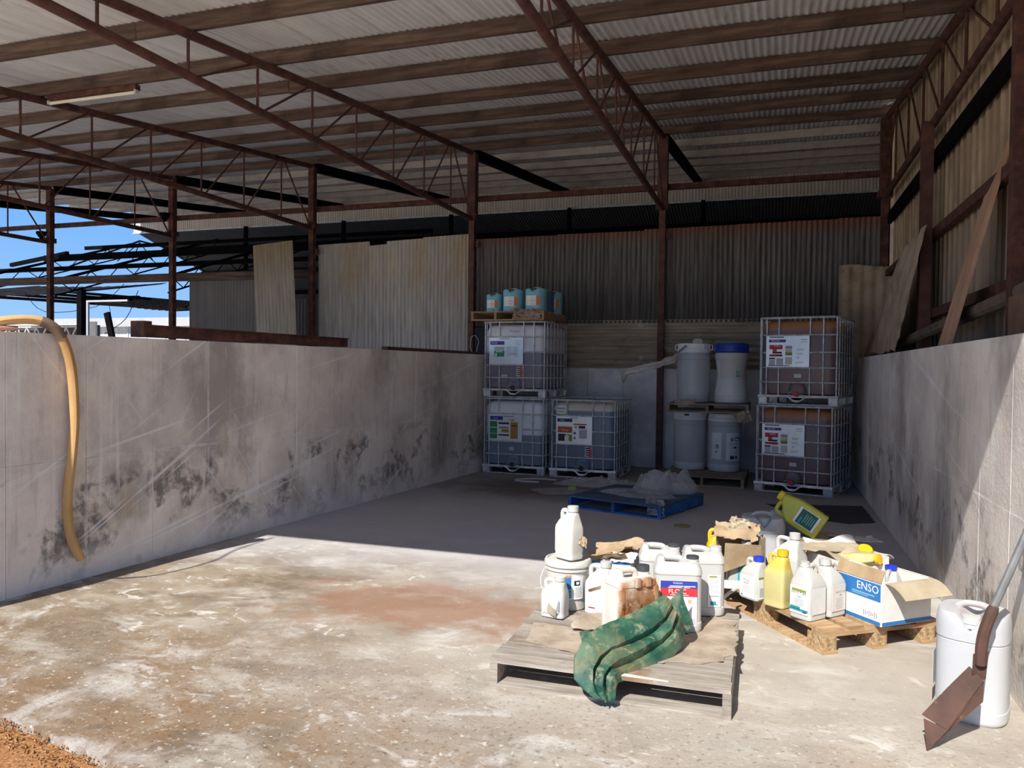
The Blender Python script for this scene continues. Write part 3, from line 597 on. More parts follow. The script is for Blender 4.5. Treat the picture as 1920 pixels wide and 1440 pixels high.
# what shows beyond the open bay: a stripped lean-to frame, a sagging roof, a white shed
fr = thing('stripped_roof_frame', 'bare dark roof frame of parallel rails against the sky', 'frame')
MB().bar((-19.5, 12.86, 3.43), (-8.35, 12.86, 3.38), .07, .16).build('rail', purlin_m, fr)['label'] = 'thick timber rail'
for y, z, x0, x1, h in ((14.5, 3.93, -19.5, -8.4, .10), (16.0, 4.46, -18.9, -8.0, .17), (17.5, 4.98, -19.1, -8.0, .10)):
    MB().bar((x0, y, z), (x1, y, z), .07, h).build('rail', dark_steel, fr)
MB().bar((-20.4, 16.2, 4.36), (-18.3, 16.2, 4.62), .09, .10).build('rail', dark_steel, fr)
for x in (-18.2, -15.0, -11.9):
    a, b = (x, 13.0, 3.45), (x-.3, 18.6, 5.25); MB().tube([a, b], .035, 6).build('rafter', dark_steel, fr); a2 = (x-.05, 13.0, 3.1); b2 = (x-.3, 18.6, 4.9)
    MB().tube([a2, b2], .02, 6).build('rafter', dark_steel, fr)
    for k in range(6):
        t0, t1 = k/6, (k+.5)/6; A, B, A2, B2 = map(Vector, (a, b, a2, b2))
        MB().tube([A.lerp(B, t0), A2.lerp(B2, t1)], .012, 5).build('web', dark_steel, fr); MB().tube([A2.lerp(B2, t1), A.lerp(B, t0+1/6)], .012, 5).build('web', dark_steel, fr)
MB().tube([(-18.75, 19.2, 5.45), (-21.6, 19.2, 4.75)], .03, 6).build('brace', dark_steel, fr); MB().tube([(-18.75, 19.2, 5.45), (-16.5, 19.2, 4.9)], .03, 6).build('brace', dark_steel, fr)
for dx in (-.9, -.3, .5): MB().tube([(-18.75, 19.2, 5.4), (-18.75+dx, 19.2, 4.85)], .015, 5).build('web', dark_steel, fr)
sg = thing('sagging_roof', 'dark collapsed sheet roof sagging above the white shed', 'roof')
def sag(x0, x1, y0, z0, y1, z1, dz):
    return MB().grid(lambda u, v: (x0+(x1-x0)*u, y0+(y1-y0)*v, z0+(z1-z0)*v-dz*u+.10*math.sin(PI*u)*-1+.02*math.sin(u*90)), 60, 4, .03)
brown_dark = M('dark_roof_underside', ['#2b2523', '#3a312e', '#4a3f38'], scale=2, rough=.95, spec=.08)
sag(-33, -25.4, 23, 4.45, 27.5, 5.25, .05).build('roof_panel', brown_dark, sg); sag(-26.5, -21.6, 24.0, 4.30, 27.0, 4.62, .62).build('roof_panel', brown_dark, sg)
for q in range(4): MB().bar((-32, 23.4+q*1.1, 4.42+q*.19), (-21.8, 23.8+q*.9, 3.75+q*.12), .08, .12).build('purlin', dark_steel, sg)
pb = MB().box((-22.0, 20.0, 2.05), (.20, .20, 4.1)).build('bush_pole', dark_steel); tag(pb, 'dark square pole under the sagging roof', 'post')
pw = thing('white_post', 'thin white post and rail under the sagging roof', 'post', (-21.72, 20.0, 0)); MB().box((0, 0, 1.86), (.07, .07, 3.72)).build('shaft', white_paint, pw); MB().box((.85, 0, 3.69), (1.7, .06, .06)).build('rail', white_paint, pw)
tag(MB().bar((-20.90, 20, 3.30), (-20.45, 20, 1.6), .20, .10, (0, 1, 0)).build('tilted_board', dark_steel), 'dark tilted board sticking up in front of the white shed', 'board')
bs = thing('white_shed', 'long low white shed with a pale blue-grey front', 'building', (-33, 30, 0))
MB().box((-7, 1.5, 1.72), (29, 3, 3.44)).build('wall', shed_blue, bs); MB().box((-7, 1.35, 3.64), (29.4, 3.4, .42)).build('fascia', white_paint, bs)
for k in range(24): MB().box((-20+1.15*k, -.02, 1.7), (.05, .05, 3.4)).build('wall_rib', shed_blue, bs)
tr = thing('white_lattice_rail', 'white triangular lattice rail in front of the white shed', 'railing', (-38.5, 27, 0))
dkp = M('shade_panel', ['#4b4745', '#5a5552'], scale=2, rough=.9)
MB().box((4.6, .25, 3.05), (10, .06, .62)).build('back_panel', dkp, tr)
MB().box((4.6, 0, 3.28), (10, .08, .07)).build('rail', white_paint, tr); MB().box((4.6, 0, 2.72), (10, .08, .07)).build('rail', white_paint, tr)
for k in range(16):
    x = -.2+.6*k; MB().bar((x, 0, 2.74), (x+.3, 0, 3.26), .05, .05).build('lattice_bar', white_paint, tr); MB().bar((x+.3, 0, 3.26), (x+.6, 0, 2.74), .05, .05).build('lattice_bar', white_paint, tr)
MB().box((9.5, 0, 2.0), (.35, .1, 3.0)).build('end_post', white_paint, tr); MB().box((0, 0, 1.4), (.1, .1, 2.7)).build('end_post', white_paint, tr)
for k, (pts, lb) in enumerate(([[(-27, 22, 4.3), (-26, 22, 3.55), (-23.5, 22, 3.7), (-22.2, 22, 4.5)], 'slack cable sagging across the open bay'], [[(-19.6, 20, 4.0), (-20.1, 20, 3.1), (-21.0, 20, 2.6)], 'thin wire hanging down near the white shed'], [[(-25.7, 24.6, 4.35), (-25.5, 24.6, 3.5), (-25.65, 24.6, 2.6)], 'thin wire hanging under the sagging roof'])):
    tag(MB().tube(smooth(pts), .012, 5).build('cable', dark_steel), lb, 'cable')

# ================================================================== PALLETS
def board(parent, p, q, wd, th, mat, name='board'): 
    return MB().bar(p, q, wd, th).build(name, mat, parent, 0)
def pallet(name, lab, loc, rz, W, D, mat, n=9, mats=None, wb_=.105, group=None, rails=3, H=.14, jig=.004):
    """boards run along x on rails that run along y; origin at the near corner on the ground"""
    t = thing(name, lab, 'pallet', loc, rz, group); top = mats or mat
    for i in range(rails):
        x = .02+(W-.04)*i/(rails-1); board(t, (x, 0.0, H/2), (x, D, H/2), .04, H-.038, mat, 'rail')
    gap = (D-n*wb_)/(n-1)
    for i in range(n):
        y = wb_/2+i*(wb_+gap); j = random.uniform(-jig, jig)
        board(t, (random.uniform(-jig, jig)*2, y, H-.0095+j*.2), (W+random.uniform(-jig, jig)*2, y+j, H-.0095), wb_-.004, .019, top)
    for y in (.05, D/2, D-.05): board(t, (0, y, .0095), (W, y, .0095), .10, .019, mat, 'bottom_board')
    return t
random.seed(31)
pallet('pallet', 'weathered grey timber pallet under the jugs and green tarpaulin', (-1.315, 3.62, 0), .012, 1.17, 1.17, wood_grey, 10, wb_=.104)
pallet('pallet', 'blue painted pallet on the floor with clear film heaped on it', (-2.205, 8.66, 0), -.31, 1.17, 1.165, wood_blue, 8, mats=wood_blue_top, wb_=.125)
pallet('pallet', 'brown pallet on top of the tank tower carrying teal jugs', (-4.37, 11.02, 2.325), -.02, 1.17, 1.17, wood_tan, 8, wb_=.11, rails=4)
pallet('pallet', 'timber pallet between the lower and upper drums', (-1.40, 11.12, 1.008), 0, 1.12, 1.05, wood_dull, 7, wb_=.12, H=.125)
pallet('pallet', 'low timber pallet under the bottom pair of drums', (-1.44, 10.92, 0), -.03, 1.12, 1.1, wood_dull, 7, wb_=.12)
# block pallet
NX, NY = .305, 4.66; A2 = math.radians(35.4)
def P2(a, b, z=.1445): return (NX+a*math.cos(A2)-b*math.sin(A2), NY+a*math.sin(A2)+b*math.cos(A2), z)
t = thing('pallet', 'tan timber pallet on chipboard blocks under the white jugs and open boxes', 'pallet', (NX, NY, 0), A2)
for i, (x, wd) in enumerate(((.072, .145), (.236, .10), (.40, .145), (.564, .10), (.728, .145))):
    board(t, (x, random.uniform(0, .006), .133), (x, 1.2, .133), wd, .022, wood_tan)
for y in (.05, .6, 1.15): board(t, (0, y, .111), (.8, y, .111), .145 if y == .6 else .10, .022, wood_tan, 'cross_board')
for x in (.05, .4, .75): board(t, (x, 0, .011), (x, 1.2, .011), .10, .022, wood_tan, 'bottom_board')
for x in (.05, .4, .75):
    for y in (.072, .6, 1.128): MB().stack([(.022, .05, .072, .012), (.100, .05, .072, .012)], 3).build('block', chip_m, t, 0, (x, y, 0))

# ================================================================== CONTAINER KINDS
def cap(parent, at, r, h, mat, name='cap', ribs=0, rot=None):
    n = 24; mb = MB()
    def ring(rr, z): return [((rr*(1.0+(.045 if k % 2 else 0) if rr == r else rr))*math.cos(2*PI*k/n), (rr*(1.0+(.045 if k % 2 else 0) if rr == r else rr))*math.sin(2*PI*k/n), z) for k in range(n)]
    mb.loft([ring(r, 0), ring(r, h*.86), ring(r*.9, h), ring(r*.5, h*.985)])
    return mb.build(name, mat, parent, 40, at, rot)
def jug(lab, loc, rz, W=.15, D=.11, H=.27, mat=white_p, capm=white_p, neck=1, group=None, hand=True, capname='cap', rot=None, cat='jug', bodyh=.62):
    """handled jug: neck towards neck*x, handle loop on the other side"""
    t = thing('jug', lab, cat, loc, rz, group, rot); hx, hy = W/2, D/2; z1 = H*bodyh; nr = min(.026, hy*.5); nx = neck*hx*.42
    c = min(.022, hy*.4)
    rows = [(0, hx-.010, hy-.010, c), (.006, hx-.002, hy-.002, c), (.02, hx, hy, c), (.035, hx-.003, hy-.003, c), (.05, hx, hy, c), (z1-.02, hx, hy, c), (z1, hx-.003, hy-.003, c), (z1+.010, hx-.008, hy-.006, c, neck*.003)]
    for f in (.25, .5, .75, .92):
        g = f**1.25; rows.append((z1+.010+(H*.88-z1-.010)*f, (hx-.008)*(1-g)+nr*1.25*g, (hy-.006)*(1-g)+nr*1.25*g, c*(1-g)+nr*1.2*g, nx*g))
    rows += [(H*.885, nr*1.1, nr*1.1, nr*1.1, nx), (H*.93, nr, nr, nr, nx)]
    MB().stack(rows, 6).build('body', mat, t, 40)
    if capm: cap(t, (nx, 0, H*.90), nr*1.28, H*.10+.004, capm, capname)
    else: MB().lathe([(nr*1.15, 0), (nr*1.15, .008), (nr, .010), (nr, .03)], 20, (nx, 0, H*.89)).build('neck_thread', mat, t)
    if hand:
        x0 = -neck*hx*.70
        pts = [(nx-neck*nr*.7, 0, H*.855), (nx-neck*nr*1.9, 0, H*.885), (x0+neck*hx*.2, 0, H*.89), (x0, 0, H*.86), (x0-neck*hx*.06, 0, H*.78), (x0, 0, z1+.002)]
        MB().tube(smooth(pts), .0125, 10, sq=1.15).build('handle', mat, t)
    return t
def jerrycan(lab, loc, rz, W=.26, D=.20, H=.40, mat=white_p, capm=black_p, neck=1, ribs=False, group=None):
    t = thing('jerrycan', lab, 'jerrycan', loc, rz, group); hx, hy = W/2, D/2; c = .045
    zt = H*(.90 if ribs else .935)
    rows = [(0, hx-.014, hy-.014, c), (.006, hx-.004, hy-.004, c), (.022, hx, hy, c), (.055, hx, hy, c), (.058, hx-.003, hy-.003, c), (H*.78, hx-.003, hy-.003, c), (H*.785, hx, hy, c), (H*.80, hx, hy, c), (H*.86, hx-.004, hy-.004, c), (zt-.005, hx-.018, hy-.016, c*.9), (zt+.003, hx-.045, hy-.04, c*.7), (zt-.002, hx-.052, hy-.046, c*.6), (zt-.024, hx-.064, hy-.058, .02)]
    b = MB().stack(rows, 7); 
    # raised shoulder block on the handle side, and the bar
    b.stack([(zt-.05, hx*.20, hy*.62, .03, -neck*hx*.72), (H-.02, hx*.18, hy*.55, .03, -neck*hx*.70), (H-.004, hx*.13, hy*.42, .02, -neck*hx*.68), (H-.001, hx*.08, hy*.3, .02, -neck*hx*.66)], 6)
    b.build('body', mat, t, 40)
    pts = [(-neck*hx*.72, 0, H-.022), (-neck*hx*.45, 0, H-.012), (0, 0, H-.014), (neck*hx*.16, 0, H-.022), (neck*hx*.24, 0, H-.045), (neck*hx*.25, 0, zt-.03)]
    MB().tube(smooth(pts), .0145, 10, sq=1.25).build('handle', mat, t)
    if capm:
        MB().lathe([(.036, -.012), (.036, .012)], 20, (neck*hx*.64, 0, zt)).build('neck', mat, t); cap(t, (neck*hx*.64, 0, zt+(.012 if ribs else -.004)), .034, .036, capm)
    if ribs:
        for sx in (-1, 1):
            for sy in (-1, 1): MB().stack([(.02, .019, .019, .016), (.07, .021, .021, .016), (H*.74, .021, .021, .016), (H*.80, .012, .012, .01)], 5, off=(sx*(hx-.020), sy*(hy-.020), 0)).build('corner_rib', mat, t)
        for sy in (-1, 1): MB().grid(lambda u, v: (-hx*.72+W*.72*u, sy*(hy+.002), .05+.20*v), 2, 2, .004).build('panel', mat, t)
        for x in (-hx*.1, hx*.42): MB().stack([(H*.78, .018, .008, .006), (H*.90, .016, .008, .006)], 4, off=(x, -hy-.001, 0)).build('lug', mat, t)
    return t
def topdrum(lab, loc, rz, R=.15, H=.42, mat=white_p, capm=white_p, k=1.0, hmat=None, cat='drum', group=None, sq=2.0, rot=None):
    """round-shouldered drum with a hollowed top, a bar handle over the hollow and a screw cap in it"""
    t = thing('plastic_drum', lab, cat, loc, rz, group, rot); n = 48
    def ring(f, z):
        o = []
        for q in range(n):
            a = 2*PI*q/n; ca, sa = math.cos(a), math.sin(a); rr = R*f/((abs(ca)**sq+abs(sa)**sq)**(1/sq)); x, y = rr*ca, rr*k*sa; zz = z
            if z > H*.85:
                fl_ = max(0, 1-abs(x)/(R*.40)); fl_ = fl_*fl_*(3-2*fl_); fy = min(1, max(0, (1.05-y/(R*k))/.9)); zz = z-H*.155*fl_*fy*min(1, (z-H*.85)/(H*.12))
            o.append((x, y, zz))
        return o
    S = [ring(.93, 0), ring(.985, .008), ring(1, .02), ring(1, H*.12), ring(.985, H*.125), ring(.985, H*.74), ring(.97, H*.745), ring(.97, H*.752), ring(1, H*.757)]
    for a in (10, 25, 40, 55, 70, 82): S.append(ring(.90+.10*math.cos(math.radians(a)), H*.86+H*.14*math.sin(math.radians(a))))
    for f in (.82, .7, .56, .42, .28, .14): S.append(ring(f, H))
    MB().loft(S).build('body', mat, t, 40)
    hm = hmat or mat
    MB().tube(smooth([(-R*.50, R*k*.22, H-.012), (-R*.25, R*k*.22, H+.012), (R*.25, R*k*.22, H+.012), (R*.50, R*k*.22, H-.012)]), .013, 10, sq=1.2).build('handle', hm, t)
    MB().lathe([(.036, 0), (.036, .03)], 20, (0, -R*k*.50, H*.86)).build('neck', mat, t)
    cap(t, (0, -R*k*.50, H*.86+.022), .038, .036, capm)
    return t

# ================================================================== ON THE GREY PALLET
zp = .1415
# flattened cardboard on the boards
def sheet_on(name, lab, pts, z, mat, rag=.012, th=.004, cat='cardboard', wave=.004, seed=1):
    random.seed(seed); out = []; n = len(pts)
    for i in range(n):
        a, b = Vector(pts[i]), Vector(pts[(i+1) % n]); m_ = max(2, int((b-a).length/.035))
        for q in range(m_): p = a.lerp(b, q/m_); out.append((p.x+random.uniform(-rag, rag), p.y+random.uniform(-rag, rag), z))
    return tag(MB().poly(out, th).build(name, mat, None, 0), lab, cat)
sheet_on('flat_cardboard', 'stained flattened cardboard sheet on the pallet boards left of the tarpaulin', [(-1.22, 3.92), (-.78, 3.79), (-.62, 3.88), (-.80, 4.20), (-1.27, 4.22)], zp, card_grey, .008)
sheet_on('flat_cardboard', 'ragged grey cardboard sheet on the pallet boards right of the tarpaulin', [(-.52, 3.86), (-.25, 3.93), (-.155, 4.10), (-.16, 4.62), (-.30, 4.70), (-.46, 4.18)], zp, card_grey, .02, seed=4)
def crumple(name, lab, o, su, sv, amp, mat, cat, seed=0, nu=18, nv=14, th=.003, f=9, curl=0.0, drop=None, rag=0.0):
    """a creased loose sheet: corner o, edge vectors su, sv"""
    o, su, sv = Vector(o), Vector(su), Vector(sv); nrm = su.cross(sv).normalized()
    def fn(u, v):
        p = o+su*u+sv*v; q = Vector((u*f*.5+seed*7.1, v*f*.4, seed))
        d = abs(mnoise.noise(q))*2-.4+.5*mnoise.noise(q*2.3); e = 4*v*(1-v)
        p += nrm*(amp*d+curl*(1-e)); 
        if rag and (u in (0, 1) or v in (0, 1)): p += su.normalized()*rag*mnoise.noise(q*9)+sv.normalized()*rag*mnoise.noise(q*9+Vector((5, 5, 5)))
        if drop: p = drop(p, u, v)
        return p
    return tag(MB().grid(fn, nu, nv, th).build(name, mat, None, 25), lab, cat)
crumple('torn_cardboard', 'small torn dark-edged cardboard piece beside the rust-stained jerrycan', (-1.03, 4.13, .165), (.28, .06, .0), (.02, .17, .045), .014, card_grey, 'cardboard', 2, rag=.03, f=4)

# bucket and the jugs round it
b = thing('bucket', 'white lidded plastic bucket with a jug standing on it', 'bucket', (-1.165, 4.60, zp))
MB().lathe([(.112, 0), (.118, .006), (.132, .235), (.140, .238), (.140, .248), (.134, .252), (.134, .262)], 36).build('body', cream_p, b)
MB().lathe([(.136, .262), (.145, .264), (.146, .285), (.138, .298), (.128, .300), (.124, .290), (.05, .290)], 36).build('lid', cream_p, b)
MB().tube(smooth([(-.134, -.02, .245), (-.155, -.05, .19), (-.15, -.08, .14), (-.128, -.10, .11)]), .003, 6).build('wire_handle', galv, b)
label(b, (.055*.0+.055, -.118, .15), (.15, .15), [(-.15, .15, .25, .5, 'royal'), (-.15, -.28, .25, .32, 'teal'), (-.16, .42, .3, .13, 'peach'), (.22, .15, .26, .2, 'black'), (.24, .15, .12, .1, 'white', 1)]+lines(.28, -.4, -.05, .36, 6, 'grey', .02), face=.45, R=.128)
j = jug('white jug with handle standing on top of the bucket', (-1.155, 4.575, zp+.3015), -.55, .155, .115, .325, cream_p, white_p, bodyh=.62)
crumple('torn_label', 'torn brown label peeling off the jug on the bucket', (-1.085, 4.535, .545), (.045, .02, -.03), (.0, .02, .055), .012, card_m, 'label', 6, 6, 6, .0015)
j = jug('small white jug standing in front of the bucket', (-1.185, 4.375, zp), -.12, .150, .105, .24, white_p, white_p)
label(j, (-.005, -.0555, .075), (.10, .085), lines(-.25, -.4, .35, .45, 5, 'pale', .03), name='torn_label')
MB().grid(lambda u, v: (-.03+.06*u+.012*v, -.058-.025*v*u-.01*math.sin(3*u), .045+.05*v-.03*u), 5, 5, .001).build('peeled_paper', card_light, j)
MB().poly([(.028, -.0575, .045), (.05, -.0575, .05), (.05, -.0575, .11), (.04, -.0575, .10)], .001, (0, -1, 0)).build('dark_patch', INK['grey'], j, 0)
j = jug('white jug with torn label between the bucket and the rust-stained jerrycan', (-.945, 4.525, zp), -.2, .165, .115, .315, white_p, white_p)
label(j, (.0, -.0605, .095), (.14, .17), lines(.0, -.42, .25, .8, 11, 'lgrey', .018)+[(-.2, -.30, .3, .05, 'red'), (0, .40, .3, .06, 'tan')])
MB().grid(lambda u, v: (-.045+.075*u, -.063-.02*v*(1-u), .135+.03*u+.02*v), 6, 4, .001).build('peeled_paper', card_m, j)
rj = jerrycan('rust-stained white jerrycan with grey cap behind the green tarpaulin', (-.705, 4.165, zp), .77, .255, .185, .385, rusty_w, black_p, ribs=True)
jb = jerrycan('white jerrycan with blue and red label and black cap', (-.485, 4.43, zp), .22, .265, .195, .41)
label(jb, (.0, -.0985, .165), (.20, .25), [(0, .42, 1, .16, 'blue'), (0, .25, 1, .19, 'red'), ('text', 'POISON', -.03, .45, .014, 'white'), (.1, .385, .7, .02, 'white', 1), (0, .355, .6, .012, 'white', 1), ('text', 'FLO C', -.04, .265, .036, 'white'), (.02, .19, .5, .012, 'white', 1), (.3, .05, .10, .09, 'tan'), ('text', 'O', .10, -.40, .045, 'grey')]
      + [(.30+.022*i, -.40, .012, .14, 'grey') for i in range(8)]+lines(-.2, -.25, -.05, .35, 3, 'lgrey', .012))
j8 = jerrycan('rear white jerrycan with black cap beside the card box', (-.615, 4.675, zp), .20, .25, .195, .415, white_p, black_p)
j9 = jerrycan('rear white jerrycan with white cap and small tall label', (-.375, 4.765, zp), .28, .25, .195, .40, white_p, white_p)
label(j9, (.055, -.0985, .155), (.075, .19), lines(0, -.05, .40, .8, 9, 'lgrey', .022)+[(-.1, .45, .6, .05, 'olive'), (0, -.16, .7, .03, 'grey'), (0, -.38, .6, .12, 'teal'), (.25, -.36, .2, .1, 'white', 1)])
cb = thing('card_box', 'white card box with blue stripe behind the jugs', 'box', (-.925, 4.80, zp), .05)
for c, d in (((0, -.095, .135), (.25, .005, .27)), ((0, .095, .135), (.25, .005, .27)), ((-.122, 0, .135), (.005, .185, .27)), ((.122, 0, .135), (.005, .185, .27)), ((0, 0, .003), (.24, .185, .005))): MB().box(c, d).build('panel', white_card, cb, 0)
MB().box((0, -.0985, .262), (.25, .001, .012)).build('blue_stripe', INK['royal'], cb, 0)
label(cb, (.03, -.0975, .225), (.18, .05), [('text', '1 X 2 kilogra', 0, 0, .026, 'black', PI)], mat=white_card)
for (o, su, sv, sd) in (((-.13, -.10, .27), (.24, .01, .02), (-.02, -.05, .045), 3), ((-.13, .09, .27), (.25, 0, .02), (0, .05, .06), 4)):
    crumple('x', 'x', o, su, sv, .012, card_m, 'x', sd, 10, 6).parent = cb
    f_ = cb.children[-1]; f_.name = 'flap'; del f_['label']; del f_['category']
crumple('brown_paper', 'crumpled brown packing paper lying on the card box', (-1.06, 4.72, .425), (.34, .03, .085), (-.03, .16, .015), .030, card_m, 'paper', 8, 22, 12, rag=.02, f=5)
crumple('white_paper', 'torn white paper on the front of the card box', (-.98, 4.69, .412), (.20, .0, .01), (.02, .06, .045), .02, white_card, 'paper', 9, 12, 8, rag=.01)

# green tarpaulin: a pleated bundle from the jerrycan down over the pallet's front edge
rows_ = []
spine = [((-.465, 4.12, .325), .10), ((-.495, 4.07, .275), .130), ((-.54, 4.00, .243), .142), ((-.60, 3.92, .226), .150), ((-.66, 3.83, .214), .154), ((-.715, 3.74, .210), .152), ((-.755, 3.67, .193), .140), ((-.775, 3.605, .165), .125), ((-.77, 3.568, .118), .105), ((-.75, 3.555, .080), .085), ((-.725, 3.55, .050), .05)]
across = Vector((.46, -.45, -.42)).normalized()
pleat = [(-1.0, -.03), (-.86, .034), (-.5, .046), (-.16, .050), (-.02, .040), (.02, -.030), (.08, .026), (.30, .034), (.46, .030), (.50, -.034), (.56, .012), (.80, .022), (1.0, -.03)]
def tarp_pt(i, q):
    (c, hw) = spine[i]; c = Vector(c); d = (Vector(spine[min(i+1, len(spine)-1)][0])-Vector(spine[max(i-1, 0)][0])).normalized()
    k = min(1, max(0, (i-5)/3)); ac = across.lerp(Vector((.93, -.02, -.10)), k).normalized()
    nrm = Vector((-.1, -.60, .80)).lerp(Vector((0, -1, .1)), k).normalized()
    s_, h_ = pleat[q]; flat_ = 1.0 if i < 7 else .7 if i < 9 else .35
    p = c+ac*s_*hw+nrm*(h_*flat_*(1.0+.5*max(0, 3-i)/3)+.022*mnoise.noise(Vector((i*.7, q*.45, 2))))
    if i > 8: p.z += .030*mnoise.noise(Vector((q*.8, 3, 1)))
    return p
NI, NQ = len(spine)-1, len(pleat)-1
def tarp_fn(u, v):
    x = u*NI; i = min(int(x), NI-1); f = x-i; y = v*NQ; q = min(int(y), NQ-1); g_ = y-q
    p = tarp_pt(i, q).lerp(tarp_pt(i+1, q), f).lerp(tarp_pt(i, q+1).lerp(tarp_pt(i+1, q+1), f), g_)
    return p+Vector((0, -.4, .6))*(.020*(abs(mnoise.noise(p*11))-.2)+.008*(abs(mnoise.noise(p*27))-.2))
tp = thing('tarpaulin', 'folded muddy green tarpaulin hanging over the grey pallet edge', 'tarpaulin')
MB().grid(tarp_fn, NI*6, NQ*3, .004).build('folds', tarp_m, tp, 24)
def tarp_top(u, v):      # the open fold standing up against the jerrycans
    a = Vector((-.53, 4.06, .24)).lerp(Vector((-.385, 4.12, .22)), u); b_ = Vector((-.475, 4.16, .385)).lerp(Vector((-.415, 4.19, .45)), u)
    p = a.lerp(b_, v); p.y -= .035*math.sin(PI*u)*math.sin(PI*min(1, v*1.2)); p.x += .015*math.sin(6*v); return p
MB().grid(tarp_top, 12, 14, .004).build('upper_fold', tarp_m, tp, 50)
def tarp_side(u, v):
    a = Vector((-.97, 4.10, .156)).lerp(Vector((-.83, 3.70, .165)), v); b_ = Vector((-.80, 4.06, .16)).lerp(Vector((-.76, 3.75, .19)), v)
    p = a.lerp(b_, u); p.z += .018*math.sin(PI*u)+.008*mnoise.noise(p*20); return p
MB().grid(tarp_side, 10, 14, .004).build('side_fold', tarp_m, tp, 50)
tag(MB().poly([(-.70, 3.665, .1405), (-.43, 3.64, .1405), (-.43, 3.63, .1405), (-.70, 3.63, .1405)], .003).build('loose_splinter', M('pale_splinter', ['#c9c2b6', '#d6d0c6'], scale=8), None, 0), 'pale splinter lying on the front pallet board', 'splinter')

# ================================================================== ON THE BLOCK PALLET
zq = .1445
j = jug('white jug with green and teal label at the pallet edge', (.232, 4.872, zq), .86, .160, .150, .345, white_p, None, neck=-1)
label(j, (-.0812, 0, .115), (.125, .16), [('text', 'KAYO TURF', 0, .26, .019, 'dgreen'), ('text', '308', 0, .12, .018, 'teal'), (0, .36, .8, .10, 'olive'), (.0, -.36, 1, .10, 'teal'), (-.2, -.30, .55, .12, 'teal'), (.32, -.40, .2, .06, 'navy', 1)]+lines(0, -.2, .02, .6, 5, 'grey', .018), face=-PI/2)
label(j, (.0, -.0762, .115), (.115, .15), [], mat=M('worn_label', ['#cfd0cc', '#d9dad7'], scale=9))
j = jug('white jug with tan label beside the open printed box', (.350, 4.992, zq), .86, .155, .145, .335, white_p, white_p, neck=-1)
label(j, (.0, -.0737, .115), (.12, .155), [(0, 0, 1, 1, 'pale'), ('text', 'KAYO TOP', .1, .22, .017, 'grey'), ('text', '308', .1, .10, .015, 'grey')]+[(x, z, w_, h_, i_, 1) for x, z, w_, h_, i_ in lines(.05, -.40, -.02, .6, 7, 'grey', .016)])
j = jug('pale yellow jug with yellow cap between the white jugs', (.065, 5.045, zq), -.62, .150, .115, .355, yellow_p, yel_cap)
j = jug('small white jug with blue cap at the pallet corner', (-.075, 5.165, zq), -.72, .150, .130, .275, white_p, blue_cap)
label(j, (0, -.0662, .085), (.125, .14), [('text', 'PULSE', -.05, .28, .020, 'grey'), ('text', 'PENET', -.05, .14, .016, 'grey'), (-.36, -.42, .12, .08, 'teal')]+lines(-.05, -.3, .02, .7, 6, 'lgrey', .02))
label(j, (.0762, 0, .085), (.10, .14), [(0, .45, 1, .10, 'olive'), (0, -.2, .8, .4, 'lgrey')], face=PI/2)
j = jug('large white jug behind the yellow jug', (.13, 5.36, zq), -.5, .20, .16, .405, white_p, white_p)
j = jug('white jug with teal label inside the torn carton', (-.175, 5.455, zq), .30, .19, .13, .30, white_p, white_p)
label(j, (.03, -.0662, .11), (.13, .17), [(0, .0, 1, 1, 'cyan'), (-.25, .35, .5, .3, 'teal', 1), (.1, -.1, .8, .05, 'teal', 1), (.1, .08, .8, .03, 'teal', 1), (.42, 0, .16, .8, 'royal', 1)])
tc_ = thing('torn_carton', 'torn brown carton around the teal labelled jug', 'box', (-.175, 5.465, zq), .30)
MB().grid(lambda u, v: (-.14+.28*u, .10, .33*v+.02*math.sin(9*u)*v), 10, 4, .004).build('panel', card_m, tc_)
MB().grid(lambda u, v: (.14, -.10+.20*u, (.34-.03*u)*v+.01*math.sin(14*u)*v), 8, 4, .004).build('panel', card_grey, tc_)
MB().grid(lambda u, v: (-.14, -.10+.20*u, (.20+.12*u)*v), 8, 4, .004).build('panel', card_m, tc_)
MB().grid(lambda u, v: (-.14+.24*u, -.115-.02*v, .20+.11*v*(1-.1*u)-(.0 if v else .09*(1-u))), 8, 4, .003).build('torn_flap', card_m, tc_)
MB().grid(lambda u, v: (-.14+.28*u, -.10-.02*math.sin(3*u), .055*v), 8, 2, .004).build('panel', white_card, tc_)
crumple('cardboard_flap', 'torn cardboard flap lying over the carton with the teal jug', (-.36, 5.36, .475), (.29, .06, -.01), (.02, .17, .075), .030, card_m, 'cardboard', 12, 16, 12, .004, rag=.03, f=4)
crumple('cardboard_flap', 'pointed cardboard scrap standing on the torn carton', (-.26, 5.44, .50), (.12, .02, -.03), (.02, .03, .11), .02, card_light, 'cardboard', 14, 8, 8, .003, rag=.02)
j = jug('yellow jug whose handle shows behind the torn carton', (-.335, 5.62, zq), .2, .15, .12, .37, yel_cap, yel_cap, neck=1)
topdrum('white drum with hollow top standing behind the jugs', (-.035, 5.83, zq), .1, .152, .415, drum_w, white_p, .9, sq=2.6)
tub = thing('clear_tub', 'small clear tub lying behind the white drum', 'tub', (.14, 6.02, zq), .3)
MB().stack([(0, .10, .07, .02), (.40, .11, .08, .02), (.42, .11, .08, .02)]).build('body', M('clear_plastic', ['#b9c0d0', '#c6ccd8'], scale=3, rough=.3), tub)
